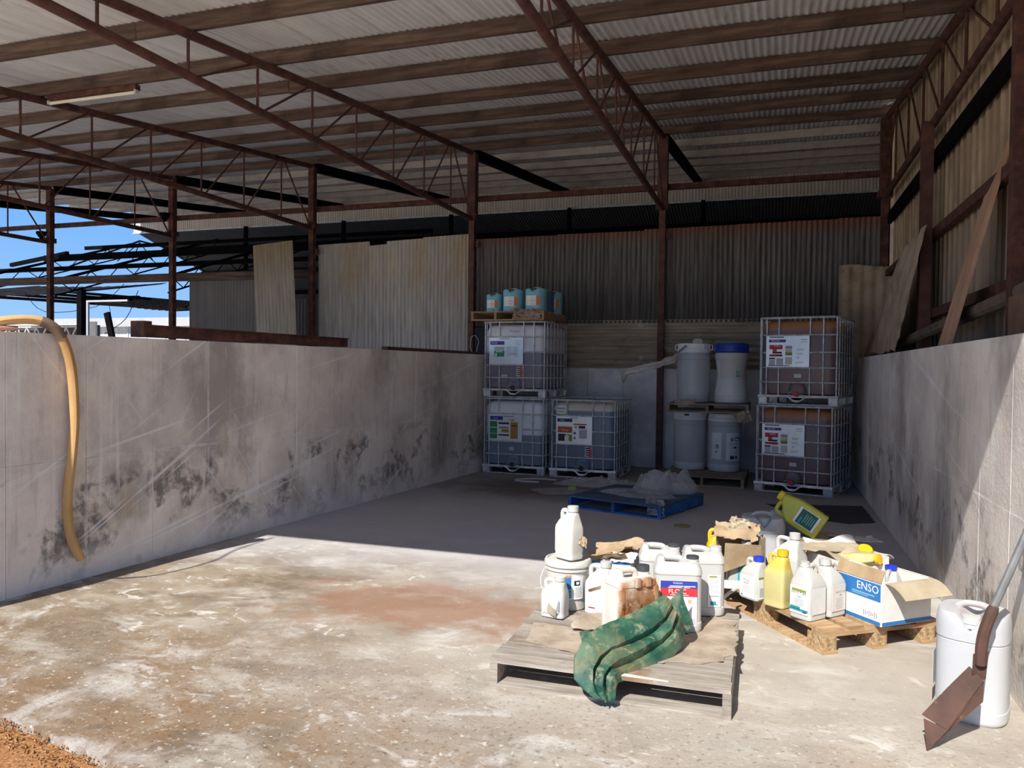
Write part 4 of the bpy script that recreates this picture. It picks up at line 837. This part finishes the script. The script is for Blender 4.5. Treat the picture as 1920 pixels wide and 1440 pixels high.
def carton(lab, loc, rz, W, D, H, mat, flaps=()):
    t = thing('carton', lab, 'box', loc, rz)
    for c, d in (((W/2, 0, H/2), (W, .005, H)), ((W/2, D, H/2), (W, .005, H)), ((0, D/2, H/2), (.005, D, H)), ((W, D/2, H/2), (.005, D, H)), ((W/2, D/2, .003), (W, D, .005))): MB().box(c, d).build('panel', mat, t, 0)
    return t
def flap(parent, a, b, out, bend, mat, n=6, wob=.0):
    a, b, out = Vector(a), Vector(b), Vector(out)
    return MB().grid(lambda u, v: a.lerp(b, u)+out*v+Vector((0, 0, -bend*v*v+wob*math.sin(7*u+2)*v)), 10, n, .004).build('flap', mat, parent, 40)
eb = carton('open white box with blue printed band on the pallet corner', (.622, 4.829, zq), .70, .385, .34, .245, white_card)
label(eb, (-.0030, .17, .19), (.335, .10), [(0, 0, 1, 1, 'royal'), ('text', 'ENSO', .22, .12, .064, 'white'), (.12, -.26, .5, .06, 'sky', 1), (.05, -.37, .36, .04, 'sky', 1)], face=-PI/2, name='printed_band')
label(eb, (-.0030, .17, .014), (.335, .022), [(0, 0, 1, 1, 'royal')], face=-PI/2, name='printed_stripe')
label(eb, (-.0030, .08, .055), (.12, .05), [(-.35+.11*i, 0, .05, .7-.2*(i % 3), 'grey') for i in range(8)], face=-PI/2, mat=white_card)
label(eb, (.1925, -.0030, .014), (.38, .022), [(0, 0, 1, 1, 'royal')], name='printed_stripe')
flap(eb, (.02, -.004, .247), (.385, -.004, .245), (.035, -.11, .012), .085, card_light)
flap(eb, (-.003, .0, .247), (-.003, .34, .247), (.03, .0, .07), .0, card_m)['label'] = 'brown flap standing up'
flap(eb, (.02, .343, .247), (.385, .343, .247), (-.02, .10, .05), .02, white_card, wob=.012)
flap(eb, (.388, .02, .247), (.388, .33, .247), (.10, .02, -.02), .03, white_card)
jug('white jug with blue cap lying inside the open box', (.70, 5.12, zq+.05), 1.2, .15, .12, .235, white_p, blue_cap)
kb = carton('torn white carton holding yellow jugs behind the open box', (.415, 5.23, zq), .62, .40, .27, .27, white_card)
flap(kb, (0, .27, .272), (.40, .27, .27), (.0, .06, .05), -.01, white_card, wob=.02); flap(kb, (.403, .02, .272), (.403, .27, .272), (.085, .03, .0), .05, white_card, wob=.02); flap(kb, (.0, -.004, .272), (.25, -.004, .272), (-.02, .10, .035), .0, card_light, wob=.02)
jug('pale yellow jug lying in the torn white carton', (.475, 5.385, .385), .9, .13, .10, .22, yellow_p, yel_cap, rot=(1.35, 0, .95))
tag(MB().lathe([(.048, 0), (.05, .01), (.05, .05), (.042, .06), (.02, .061)], 24).build('yellow_cap', yel_cap, None, 40, (.60, 5.52, .40), (.5, .1, 0)), 'round yellow cap showing in the torn white carton', 'cap')
jug('yellow jug standing in the torn white carton', (.535, 5.47, zq+.006), .9, .12, .10, .235, yel_cap, yel_cap)
lb_ = carton('pale carton under the lying lime jug', (.275, 5.60, zq), .62, .36, .28, .29, card_light)
flap(lb_, (0, 0, .295), (0, .28, .295), (.18, 0, .0), 0, card_light); flap(lb_, (.36, 0, .297), (.36, .28, .297), (-.18, 0, .0), 0, card_light)
crumple('cardboard_sheet', 'pale flattened cardboard sheet across the cartons', (.235, 5.31, .445), (.43, .20, -.012), (-.10, .14, .02), .010, card_light, 'cardboard', 15, 16, 8, .004, rag=.012)
crumple('white_wrapper', 'folded grey-white wrapper beside the lime jug', (.46, 5.70, .455), (.30, .18, -.03), (-.06, .11, .01), .014, M('grey_wrapper', ['#b5b3b2', '#c3c1bf'], scale=5, rough=.6), 'wrapper', 16, 14, 8, .004)
j = jug('lime yellow jug lying on its side on the pale carton', (.355, 5.78, .505), 0, .19, .13, .36, olive_p, M('lime_cap', ['#c4b422', '#d0c02c'], scale=3), rot=(-.25, -1.02, .10))
label(j, (.0, -.0662, .11), (.12, .15), [(0, .0, .92, .8, 'dgreen'), (-.2, .25, .4, .08, 'teal', 1)]+[(x, z, w_, h_, i_, 1) for x, z, w_, h_, i_ in lines(0, -.3, .1, .6, 5, 'sky', .025)])
tag(MB().tube(smooth([(-.335, 4.90, .02), (-.30, 5.02, .10), (-.25, 5.14, .15), (-.19, 5.24, .172)]), .011, 8).build('white_strap', white_p), 'white plastic strap hanging from the torn carton to the floor', 'strap')

# ================================================================== RIGHT: DRUM AND SCOOP
dr = topdrum('tall white drum by the right wall with a rusty scoop leaning on it', (.925, 4.115, 0), -.35, .150, .495, drum_w, white_p, 1.0, sq=3.0)
label(dr, (-.152, .0, .20), (.16, .16), [(-.2, .1, .4, .3, 'olive'), (.2, -.2, .4, .3, 'lgrey')], face=-PI/2, name='torn_label', mat=M('translucent_label', ['#c2c5c4', '#d2d5d3'], scale=9))
s = thing('scoop', 'rusty bent steel scoop with pipe handle leaning on the white drum', 'scoop', (0, 0, 0))
def q4(a, b, c, d, n=6, th=.004):
    a, b, c, d = map(Vector, (a, b, c, d)); return MB().grid(lambda u, v: a.lerp(b, u).lerp(d.lerp(c, u), v)+Vector((.0, .006*math.sin(PI*u), 0)), n, n, th)
q4((.643, 3.70, .125), (.848, 3.83, .315), (.895, 3.79, .27), (.735, 3.665, .085)).build('wing', scoop_m, s)
q4((.735, 3.665, .085), (.895, 3.79, .27), (.885, 3.76, .19), (.652, 3.63, .004)).build('wing', scoop_m, s)
q4((.648, 3.685, .115), (.735, 3.665, .085), (.70, 3.645, .045), (.652, 3.63, .004)).build('end_plate', scoop_m, s)
q4((.853, 3.80, .26), (.905, 3.80, .275), (.915, 3.80, .40), (.857, 3.80, .38)).build('tang', scoop_m, s)
MB().tube(smooth([(.885, 3.80, .34), (.885, 3.795, .42), (.90, 3.80, .50), (.935, 3.815, .595)]), [.024]*12+[.018], 10).build('socket', scoop_m, s)
MB().tube(smooth([(.92, 3.808, .565), (.97, 3.83, .68), (1.06, 3.87, .90), (1.12, 3.90, 1.05)]), .017, 10).build('pipe_handle', M('zinc_pipe', ['#8d8d8e', '#a3a3a3'], scale=15, rough=.6, metal=.2), s)

# ================================================================== TANKS IN CAGES
ringz = (1.142, .915, .69, .49, .30, .125)
def ring_path(hx, hy, z, r=.07): return [(x, y, z) for x, y in rrect(hx, hy, r, 4)]
_ring = MB().tube(ring_path(.495, .595, 0), .0105, 6, closed=True).mesh('cage_ring', galv)
_top = MB().tube(ring_path(.492, .592, 0), .014, 8, closed=True).mesh('top_rail', galv)
def tank_mat(name, up, low, lv, soft=.012, extra=()):
    return M(name, up, scale=2, rough=.38, sss=.1, layers=[dict(c=low, mode='z', lo=lv+soft, hi=lv-soft)]+list(extra))
def ibc(lab, loc, rz, mat, plate, hazard=None, capc='red', collar=INK['royal'], level=None, poison=False, tags=()):
    t = thing('ibc_tank', lab, 'tank', loc, rz)
    MB().stack([(.135, .40, .50, .12), (.15, .455, .555, .11), (.28, .472, .572, .10), (1.0, .472, .572, .10), (1.07, .455, .555, .11), (1.105, .40, .50, .12), (1.112, .2, .3, .1)], 7).build('tank', mat, t, 50)
    MB().lathe([(.10, 1.105), (.10, 1.125), (.08, 1.135)], 20).build('fill_lid', black_p, t)
    link('top_rail', _top, t, (0, 0, ringz[0]))
    for z in ringz[1:]: link('cage_ring', _ring, t, (0, 0, z))
    fx = (-.394, -.238, .152, .315)
    for x in fx:
        inside = x in fx[1:2]
        for z0, z1 in ((.125, .49), (.915, 1.14)) if x < .2 else ((.125, 1.14),): MB().tube([(x, -.588, z0), (x, -.588, z1)], .010, 6).build('cage_bar', galv, t)
        MB().tube([(x, .588, .125), (x, .588, 1.14)], .0085, 6).build('cage_bar', galv, t)
    for y in (-.47, -.30, -.12, .06, .24, .42):
        for sx in (-1, 1): MB().tube([(sx*.488, y, .125), (sx*.488, y, 1.14)], .0085, 6).build('cage_bar', galv, t)
    for sx in (-1, 1):
        for sy in (-1, 1): MB().tube([(sx*.475, sy*.575, .10), (sx*.475, sy*.575, 1.14)], .010, 6).build('corner_bar', galv, t)
    # steel base: tray lip, corner feet, skid frame
    MB().grid(lambda u, v: (-.5+u, -.60-.012*v,   .132-.030*v-.062*math.exp(-((u-.5)/.085)**4)), 40, 2, .004).build('tray_lip', galv, t)
    MB().stack([(.10, .49, .59, .03), (.128, .49, .59, .03)]).build('tray', galv, t)
    for x in (-.44, .44):
        for y in (-.54, 0, .54):
            f = MB()
            f.stack([(.0, .055, .05, .01), (.105, .06, .058, .01)], 3, off=(x, y, 0))
            for k in (-.03, 0, .03): f.stack([(.012, .007, .006, .003), (.09, .009, .006, .003)], 3, off=(x+k, y-.055, 0))
            f.build('foot', galv, t)
    MB().tube(ring_path(.49, .585, .010, .04), .010, 6, closed=True).build('skid_frame', galv, t)
    MB().stack([(.03, .05, .02, .01), (.10, .09, .02, .01)], 3, off=(.0, -.585, 0)).build('centre_foot', dark_steel, t)
    # valve
    v = MB().lathe([(.115, 0), (.112, .02), (.085, .045), (.06, .05)], 24).build('valve_boss', mat, t, 40, (.0, -.555, .205), (PI/2, 0, 0))
    MB().lathe([(.055, 0), (.062, .03), (.055, .05)], 20).build('valve_collar', collar, t, 40, (.0, -.545, .205), (PI/2, 0, 0))
    MB().lathe([(.034, 0), (.036, .02), (.034, .045), (.02, .048)], 16).build('valve_cap', INK['red'] if capc == 'red' else scoop_m, t, 40, (-.01, -.590, .150), (PI/2, 0, 0))
    MB().tube([(-.075+.028*math.cos(2*PI*k/16), -.60, .145+.028*math.sin(2*PI*k/16)) for k in range(16)], .004, 5, closed=True).build('pull_ring', galv, t)
    MB().bar((-.02, -.60, .235), (.07, -.60, .235), .02, .016).build('valve_lever', collar, t)
    pl = label(t, (-.125, -.603, .703), (.545, .405), plate, mat=plate_m, name='plate', th=.004)
    if hazard: label(t, (.035+.06, -.578, .395), (.115, .14), [(.25, 0, .5, 1, 'red'), (.30, .40, .2, .1, 'white', 1)]+[(-.22+.03*(i % 2), .35-.23*i, .45, .13, 'black') for i in range(4)]+[(.25, .2-.2*i, .3, .03, 'white', 1) for i in range(4)], name='hazard_label')
    if poison: label(t, (.0, -.5765, 1.0), (.17, .045), [('text', 'POISON', 0, 0, .042, 'black')], mat=mat)
    for (x, z, w_, h_) in tags: label(t, (x, -.578, z), (w_, h_), [(0, .15, .8, .15, 'grey'), (0, -.2, .6, .12, 'grey')], name='small_label')
    for sx in (-1, 1): MB().lathe([(.010, 0), (.010, .006)], 10).build('rivet', white_p, t, 40, (-.125+sx*.29, -.598, .68), (PI/2, 0, 0))
    return t
pl_a = [(-.26, .30, .42, .14, 'purple'), (-.02, .30, .05, .08, 'white', 1), ('text', 'DUAL', -.34, .30, .036, 'white'), (-.2, .10, .30, .12, 'lgrey'), (-.2, -.10, .30, .22, 'green'), (-.3, -.14, .05, .12, 'white', 1), (-.2, -.03, .2, .03, 'white', 1), (-.05, .46, .3, .03, 'grey'), (.22, -.10, .18, .03, 'grey')]+lines(.08, -.18, .14, .16, 8, 'lgrey', .02)+lines(.28, -.2, .14, .16, 8, 'lgrey', .02)+lines(.36, .24, .4, .18, 4, 'grey', .012)
pl_b = [(-.26, .35, .38, .14, 'blue'), ('text', 'Liquid', -.30, .35, .034, 'white'), (-.35, .12, .22, .22, 'green'), (-.35, -.12, .22, .20, 'green'), (-.35, -.33, .22, .18, 'green'), (-.04, -.10, .38, .66, 'white'), (-.04, .16, .32, .07, 'black', 1), (-.04, 0, .28, .07, 'grey', 1), (-.0, -.12, .22, .12, 'ochre', 1), (-.04, -.28, .32, .06, 'navy', 1), (.27, -.10, .22, .62, 'ochre'), (.27, .08, .15, .04, 'black', 1), (.22, .28, .1, .06, 'ochre'), (.1, .42, .3, .03, 'grey')]
pl_c = [(-.26, .36, .42, .12, 'navy'), ('text', 'Slow', -.32, .36, .034, 'white'), (.02, .36, .06, .07, 'white', 1), (-.25, .02, .40, .22, 'orange'), ('text', 'Veritas', -.25, .0, .040, 'white'), (-.3, .16, .25, .05, 'white', 1), (-.33, -.27, .22, .26, 'black'), (-.12, -.28, .14, .24, 'olive'), (-.2, -.3, .12, .2, 'white', 1), (.17, .22, .36, .05, 'orange'), (.22, .12, .18, .09, 'black'), (.05, .12, .06, .07, 'grey'), (.25, -.12, .22, .34, 'lgrey'), (.02, -.1, .06, .08, 'purple'), (.02, -.28, .06, .08, 'grey'), (0, .45, .2, .03, 'grey')]
def pl_d(): return [(-.26, .46, .34, .05, 'grey'), (-.24, .34, .40, .09, 'purple'), ('text', 'RECON', -.28, .34, .030, 'white'), (-.27, .14, .31, .14, 'red'), ('text', 'NAIL', -.24, .17, .034, 'white'), (-.30, .02, .10, .14, 'orange'), (-.24, -.04, .22, .06, 'black'), (-.27, -.13, .31, .07, 'red'), (-.20, -.12, .16, .03, 'black', 1), (.03, .08, .16, .22, 'pale'), (.03, .13, .16, .04, 'grey', 1), (.03, -.08, .16, .10, 'olive'), (-.36, -.23, .14, .05, 'black'), (-.36, -.36, .14, .18, 'lgrey'), (-.18, -.33, .16, .22, 'lgrey'), (.03, -.30, .16, .24, 'pale'), (-.2, -.46, .5, .025, 'navy'), (.38, .38, .14, .03, 'lgrey'), (.38, .31, .14, .02, 'lgrey'), ('text', 'Emer', .30, .06, .040, 'grey', .12), ('text', 'TRIAL', .28, -.08, .034, 'grey', .1), ('text', '20', .24, -.21, .040, 'grey', .1), ('text', 'Speciar', .28, -.35, .036, 'grey', .12)]
bl_lo = '#5d6b80'
ibc('caged tank on the floor in the left corner with green striped plate', (-3.655, 11.645, 0), -.045, tank_mat('tank_pale_blue', ['#9aa1aa', '#a7aeb6'], '#55626e', .60), pl_b, capc='brown', tags=((-.03, .385, .07, .045),))
ibc('caged tank stacked on the corner tank with POISON print under the jug pallet', (-3.66, 11.64, 1.160), -.03, tank_mat('tank_grey_violet', ['#9a99a0', '#a8a7ad'], '#5b5a68', .68), pl_a, hazard=True, capc='brown', poison=True, tags=((-.31, 1.0, .10, .05), (-.16, .33, .09, .03)))
ibc('caged tank on the floor with orange printed plate beside the corner tower', (-2.585, 11.60, 0), -.02, tank_mat('tank_full_blue', ['#8f8f88', '#9c9b93'], '#505c68', .99), pl_c, hazard=True, capc='brown', tags=((-.33, 1.0, .15, .13),))
br = lambda nm: tank_mat(nm, ['#8a5a34', '#97643c'], '#5b4a4a', 1.0, .04, [dict(c='#6d5757', scale=2, lo=.5, hi=.7, k=.4)])
ibc('brown caged tank on the floor by the right wall', (.455, 11.26, 0), -.285, br('tank_brown'), pl_d(), tags=((.0, .385, .085, .045),))
ibc('brown caged tank stacked on top of the other brown tank', (.475, 11.25, 1.160), -.255, br('tank_brown_top'), pl_d(), collar=INK['red'], tags=((.0, .385, .085, .045),))

# jugs on the tower's pallet
def tealjug(lab, loc, rz, R, H, mat=teal_p, lbl=True):
    t = topdrum(lab, loc, rz, R, H, mat, black_p, .9, hmat=M('pale_handle', ['#c2c5c0', '#d0d2ce'], scale=3), cat='jug', sq=2.4)
    if lbl:
        label(t, (-.005, -R*.925, H*.47), (R*1.45, H*.42), [(-.14, 0, .70, .98, 'white'), (.36, 0, .27, .98, 'peach'), ('text', 'Flo', -.02, .28, .030, 'grey'), ('text', 'HERBI', -.02, 0, .028, 'grey')]+[(x, z, w_, h_, i_, 1) for x, z, w_, h_, i_ in lines(-.40, -.4, .4, .12, 8, 'lgrey', .03)+lines(0, -.35, -.2, .35, 2, 'grey', .03)+lines(.36, -.4, .4, .2, 7, 'orange', .03)], R=R*1.6)
        MB().lathe([(.018, 0), (.018, .02), (.012, .024)], 14).build('tap_plug', white_p, t, 40, (-.0, -R*.86, H*.10), (PI/2, 0, 0))
    return t
zt_ = 2.4665
tealjug('small teal jug at the outer end of the pallet on the tower', (-4.13, 11.42, zt_), 0, .128, .29)
tealjug('teal jug in the middle of the front row on the tower', (-3.80, 11.36, zt_), .05, .160, .35)
tealjug('teal jug at the inner end of the front row on the tower', (-3.42, 11.32, zt_), -.05, .165, .355)
tealjug('dark navy jug without label behind the teal jugs', (-3.40, 11.70, zt_), 0, .150, .35, teal_dark, False)
tealjug('teal jug at the back corner of the tower pallet with orange label', (-3.345, 12.01, zt_), .25, .145, .36)
crumple('torn_film', 'crumpled brown film bulging over the front edge of the tower pallet', (-3.69, 10.985, 2.34), (.44, -.02, .0), (.0, .06, .155), .05, M('brown_film', ['#8a6d58', '#a08572', '#b9a597'], scale=9, rough=.35), 'film', 23, 20, 12, .003)

# ================================================================== TALL DRUMS
def bigdrum(lab, loc, rz, prof, mat, lidm, R, H, lidh, group=None, lugs=True, slot=True):
    t = thing('tall_drum', lab, 'drum', loc, rz, group)
    MB().lathe(prof, 40).build('body', mat, t, 40)
    MB().lathe([(R*.99, H-.01), (R*1.02, H), (R*1.02, H+lidh*.35), (R*.985, H+lidh*.42), (R*.985, H+lidh*.9), (R*.95, H+lidh), (R*.86, H+lidh), (R*.84, H+lidh*.9), (R*.3, H+lidh*.9)], 40).build('lid', lidm, t, 40)
    for k in range(10):
        a = 2*PI*k/10+.3; MB().box((R*.995*math.cos(a), R*.995*math.sin(a), H+lidh*.62), (.012, .012, lidh*.5), Matrix.Rotation(a, 3, 'Z')).build('lid_rib', lidm, t)
    if slot: MB().stack([(0, .034, .012, .006), (.026, .034, .012, .006)], 3, off=(-.07, -R*.985+.012, H+lidh*.52)).build('lid_slot', black_p, t)
    if lugs:
        for s_ in (-1, 1): MB().tube([(s_*R*.98, -.05, H+lidh*.2), (s_*(R+.03), -.05, H+lidh*.3), (s_*(R+.03), -.05, H+lidh*.8), (s_*R*.97, -.05, H+lidh*.9)], .008, 6).build('side_grip', lidm, t)
    return t
pr_s = [(.205, 0), (.225, .012), (.236, .05), (.236, .11), (.232, .115), (.236, .12), (.236, .66), (.231, .665), (.236, .67), (.236, .715), (.228, .725), (.228, .755)]
pr_b = [(.205, 0), (.222, .012), (.230, .06), (.232, .10), (.228, .105), (.234, .11), (.243, .30), (.245, .42), (.240, .56), (.234, .63), (.229, .635), (.234, .64), (.232, .70), (.226, .71), (.226, .745)]
pr_w = [(.215, 0), (.232, .012), (.238, .05), (.237, .10), (.231, .105), (.235, .11), (.226, .20), (.208, .32), (.204, .42), (.209, .52), (.222, .60), (.234, .64), (.236, .70), (.228, .72), (.228, .745)]
bigdrum('plain blue-grey drum with white lid at the bottom beside the post', (-1.13, 11.72, .1405), .2, pr_s, drum_blue, lid_w, .236, .745, .105, lugs=False)
d2 = bigdrum('blue-grey drum with two printed labels on the bottom row', (-.625, 11.66, .1405), .1, pr_s, drum_blue, lid_w, .236, .735, .105, slot=False, lugs=False)
label(d2, (-.125, -.202, .38), (.155, .38), [(-.1, .36, .18, .2, 'white'), (.12, -.02, .3, .16, 'grey'), (.05, -.22, .16, .10, 'grey')]+lines(-.1, -.45, .15, .6, 8, 'lgrey', .012), face=-.55, R=.2372, mat=M('drum_label', ['#bcc3ca', '#c6ccd2'], scale=3))
label(d2, (.118, -.207, .37), (.22, .40), [(.12, .26, .0001, .0001, 'purple'), (.28, .28, .42, .13, 'purple'), (.26, .27, .3, .07, 'white', 1), (-.12, .26, .20, .12, 'green'), ('text', 'A', -.12, .26, .028, 'white'), (0, .12, .7, .015, 'red'), (0, 0, .75, .012, 'grey'), (.1, -.02, .2, .05, 'black'), (-.1, -.38, .3, .12, 'navy'), (.2, -.38, .16, .1, 'navy')]+lines(0, -.3, -.05, .7, 5, 'grey', .01)+lines(0, .04, .1, .7, 3, 'lgrey', .01), face=.52, R=.2372, mat=MATS['drum_label'])
bigdrum('blue-grey bulging drum with white lid on the upper pallet', (-1.085, 11.68, 1.1345), .1, pr_b, drum_blue, lid_w, .236, .735, .125, slot=False)
d4 = bigdrum('waisted pale grey drum with blue lid on the upper pallet', (-.545, 11.66, 1.1345), -.2, pr_w, drum_grey, lid_blue, .238, .735, .13, lugs=False)
MB().grid(lambda u, v: (-.155+.05*math.sin(PI*v)*.4+.03*(u-.5)*2*(.5+abs(v-.5)), -.155-.006*math.sin(PI*u)-.03*abs(v-.5), .17+.44*v), 6, 10, .012).build('grip_hollow', M('drum_highlight', ['#b4b4b6', '#bcbcbe'], scale=2, rough=.3), d4)
label(d4, (.135, -.155, .43), (.075, .10), [(0, 0, .92, .9, 'sky'), (-.4, 0, .1, .9, 'grey', 1), (0, -.4, .9, .08, 'black', 1)], face=.75, R=.21, name='torn_label')
tag(MB().stack([(0, .075, .05, .01), (.05, .07, .045, .02), (.07, .04, .03, .02)]).build('white_block', white_p, None, 40, (-1.03, 11.72, 2.004)), 'small pale block on the lid of the bulging drum', 'block')
crumple('torn_cardboard', 'torn cardboard hanging from the pallet between the drums', (-.42, 11.08, .86), (.20, .02, .06), (-.06, .0, .15), .03, card_grey, 'cardboard', 25, 10, 10, .004, rag=.03)
crumple('torn_cardboard', 'ragged cardboard scrap under the bulging drum on the upper pallet', (-1.30, 11.09, 1.10), (.30, .0, .02), (.02, -.02, .075), .02, card_grey, 'cardboard', 26, 12, 6, .004, rag=.03)
# white film ribbon tied to the drum lid, blown past the post
def rib(u, v):
    pts = [Vector(p) for p in [(-2.02, 11.08, 1.40), (-2.0, 11.05, 1.55), (-1.72, 11.05, 1.63), (-1.48, 11.08, 1.69), (-1.31, 11.18, 1.77), (-1.27, 11.28, 1.86), (-1.165, 11.455, 1.965)]]
    wd = [.012, .055, .050, .045, .060, .022, .032]; x = u*(len(pts)-1); i = min(int(x), len(pts)-2); f = x-i
    p = pts[i].lerp(pts[i+1], f); w_ = wd[i]*(1-f)+wd[i+1]*f; d = (pts[i+1]-pts[i]).normalized(); s_ = Vector((-d.z, 0, d.x))
    return p+s_*w_*(v*2-1)+Vector((.05, 1, .5))*.05*(abs(mnoise.noise(p*9+Vector((v*2, 0, 0))))-.2)+Vector((0, .02, 0))*math.sin(v*9+u*12)
tag(MB().grid(rib, 48, 8, .002).build('film_ribbon', film_white, None, 40), 'twisted strip of white film stretching from the bulging drum past the post', 'film')

# ================================================================== FLOOR LITTER
def heap(name, lab, c, rx, ry, h, mat, seed, rz=0, n=34, f=5.0):
    def fn(u, v):
        a = 2*PI*u; r = v; x, y = rx*r*math.cos(a), ry*r*math.sin(a); q = Vector((x*f, y*f, seed)); e = max(0, 1-r**4.5)
        k = 1+.25*mnoise.noise(Vector((math.cos(a)*1.4, math.sin(a)*1.4, seed*3)))
        z = h*e*(.8+.45*mnoise.noise(q*.5))+.55*h*(abs(mnoise.noise(q*1.3))-.2)*min(1, e+.15)+.16*h*(abs(mnoise.noise(q*4.5))-.2)
        cx, sn = math.cos(rz), math.sin(rz); return (c[0]+(x*cx-y*sn)*k, c[1]+(x*sn+y*cx)*k, c[2]+max(.002, z))
    return tag(MB().grid(fn, n*2, n//2, .0).build(name, mat, None, 22), lab, 'film')
heap('film_heap', 'crumpled heap of clear plastic film on the blue pallet', (-1.22, 9.35, .142), .38, .30, .27, film_m, 3, .3)
heap('film_heap', 'crumpled clear film lying low across the blue pallet', (-1.45, 9.00, .142), .45, .22, .05, film_m, 5, -.3)
crumple('film_tail', 'bunched clear film hanging off the blue pallet corner', (-1.25, 8.375, .03), (.20, -.06, .0), (-.02, .06, .17), .05, M('grey_film', ['#8c8c92', '#b3b3b8', '#77777d'], scale=12, rough=.25, alpha=.8), 'film', 31, 14, 12, .002)
heap('film_sheet', 'crumpled clear film spread on the floor before the tanks', (-2.25, 10.50, 0), .62, .24, .10, film_m, 7, .15, f=7)
heap('film_sheet', 'flat dusty film on the floor left of the blue pallet', (-2.55, 9.75, 0), .42, .26, .03, film_m, 9, .2, f=7)
tag(MB().lathe([(.055, 0), (.06, .01), (.055, .04), (.02, .045)], 20).build('green_cap', M('lime_cap_floor', ['#a8c022', '#b6cc30'], scale=3), None, 40, (-2.47, 9.93, .0), (.0, 0, 0)), 'lime green cap on the floor left of the blue pallet', 'cap')
tag(MB().lathe([(.085, 0), (.09, .006), (.07, .012)], 24).build('round_lid', M('tan_lid', ['#8f8a58', '#9c9766'], scale=4), None, 40, (-.84, 8.05, 0)), 'flat tan lid on the floor in front of the blue pallet', 'lid')
tag(MB().tube(smooth([(-2.88, 10.62, .012), (-3.10, 10.60, .02), (-3.30, 10.52, .02), (-3.42, 10.40, .012), (-3.30, 10.33, .012), (-3.05, 10.34, .012)]), .014, 6).build('white_strip', white_p), 'bent white plastic strip on the floor before the corner tank', 'strip')
sheet_on('rubber_mat', 'dark flat mat on the floor in front of the brown tanks', [(-.02, 9.75), (1.06, 10.02), (1.08, 8.98), (.80, 8.80), (.30, 9.0)], .001, M('dark_mat', ['#3a393d', '#454448'], scale=4, rough=.9), .01, .006, 'mat')
random.seed(77)
leaf = MB().poly([(-.03, 0, 0), (-.01, -.012, 0), (.03, .002, 0), (.008, .014, 0)], .002).mesh('paper_scrap', M('scrap', ['#a59f97', '#bdb8b0'], scale=5), 0)
for i, (x, y, lb) in enumerate(((-3.05, 8.9, 'small pale scrap on the floor left of the blue pallet'), (-3.6, 9.6, 'small pale scrap on the stained floor before the corner tank'))):
    tag(link('paper_scrap', leaf, None, (x, y, .001), (0, 0, i*1.3)), lb, 'scrap')
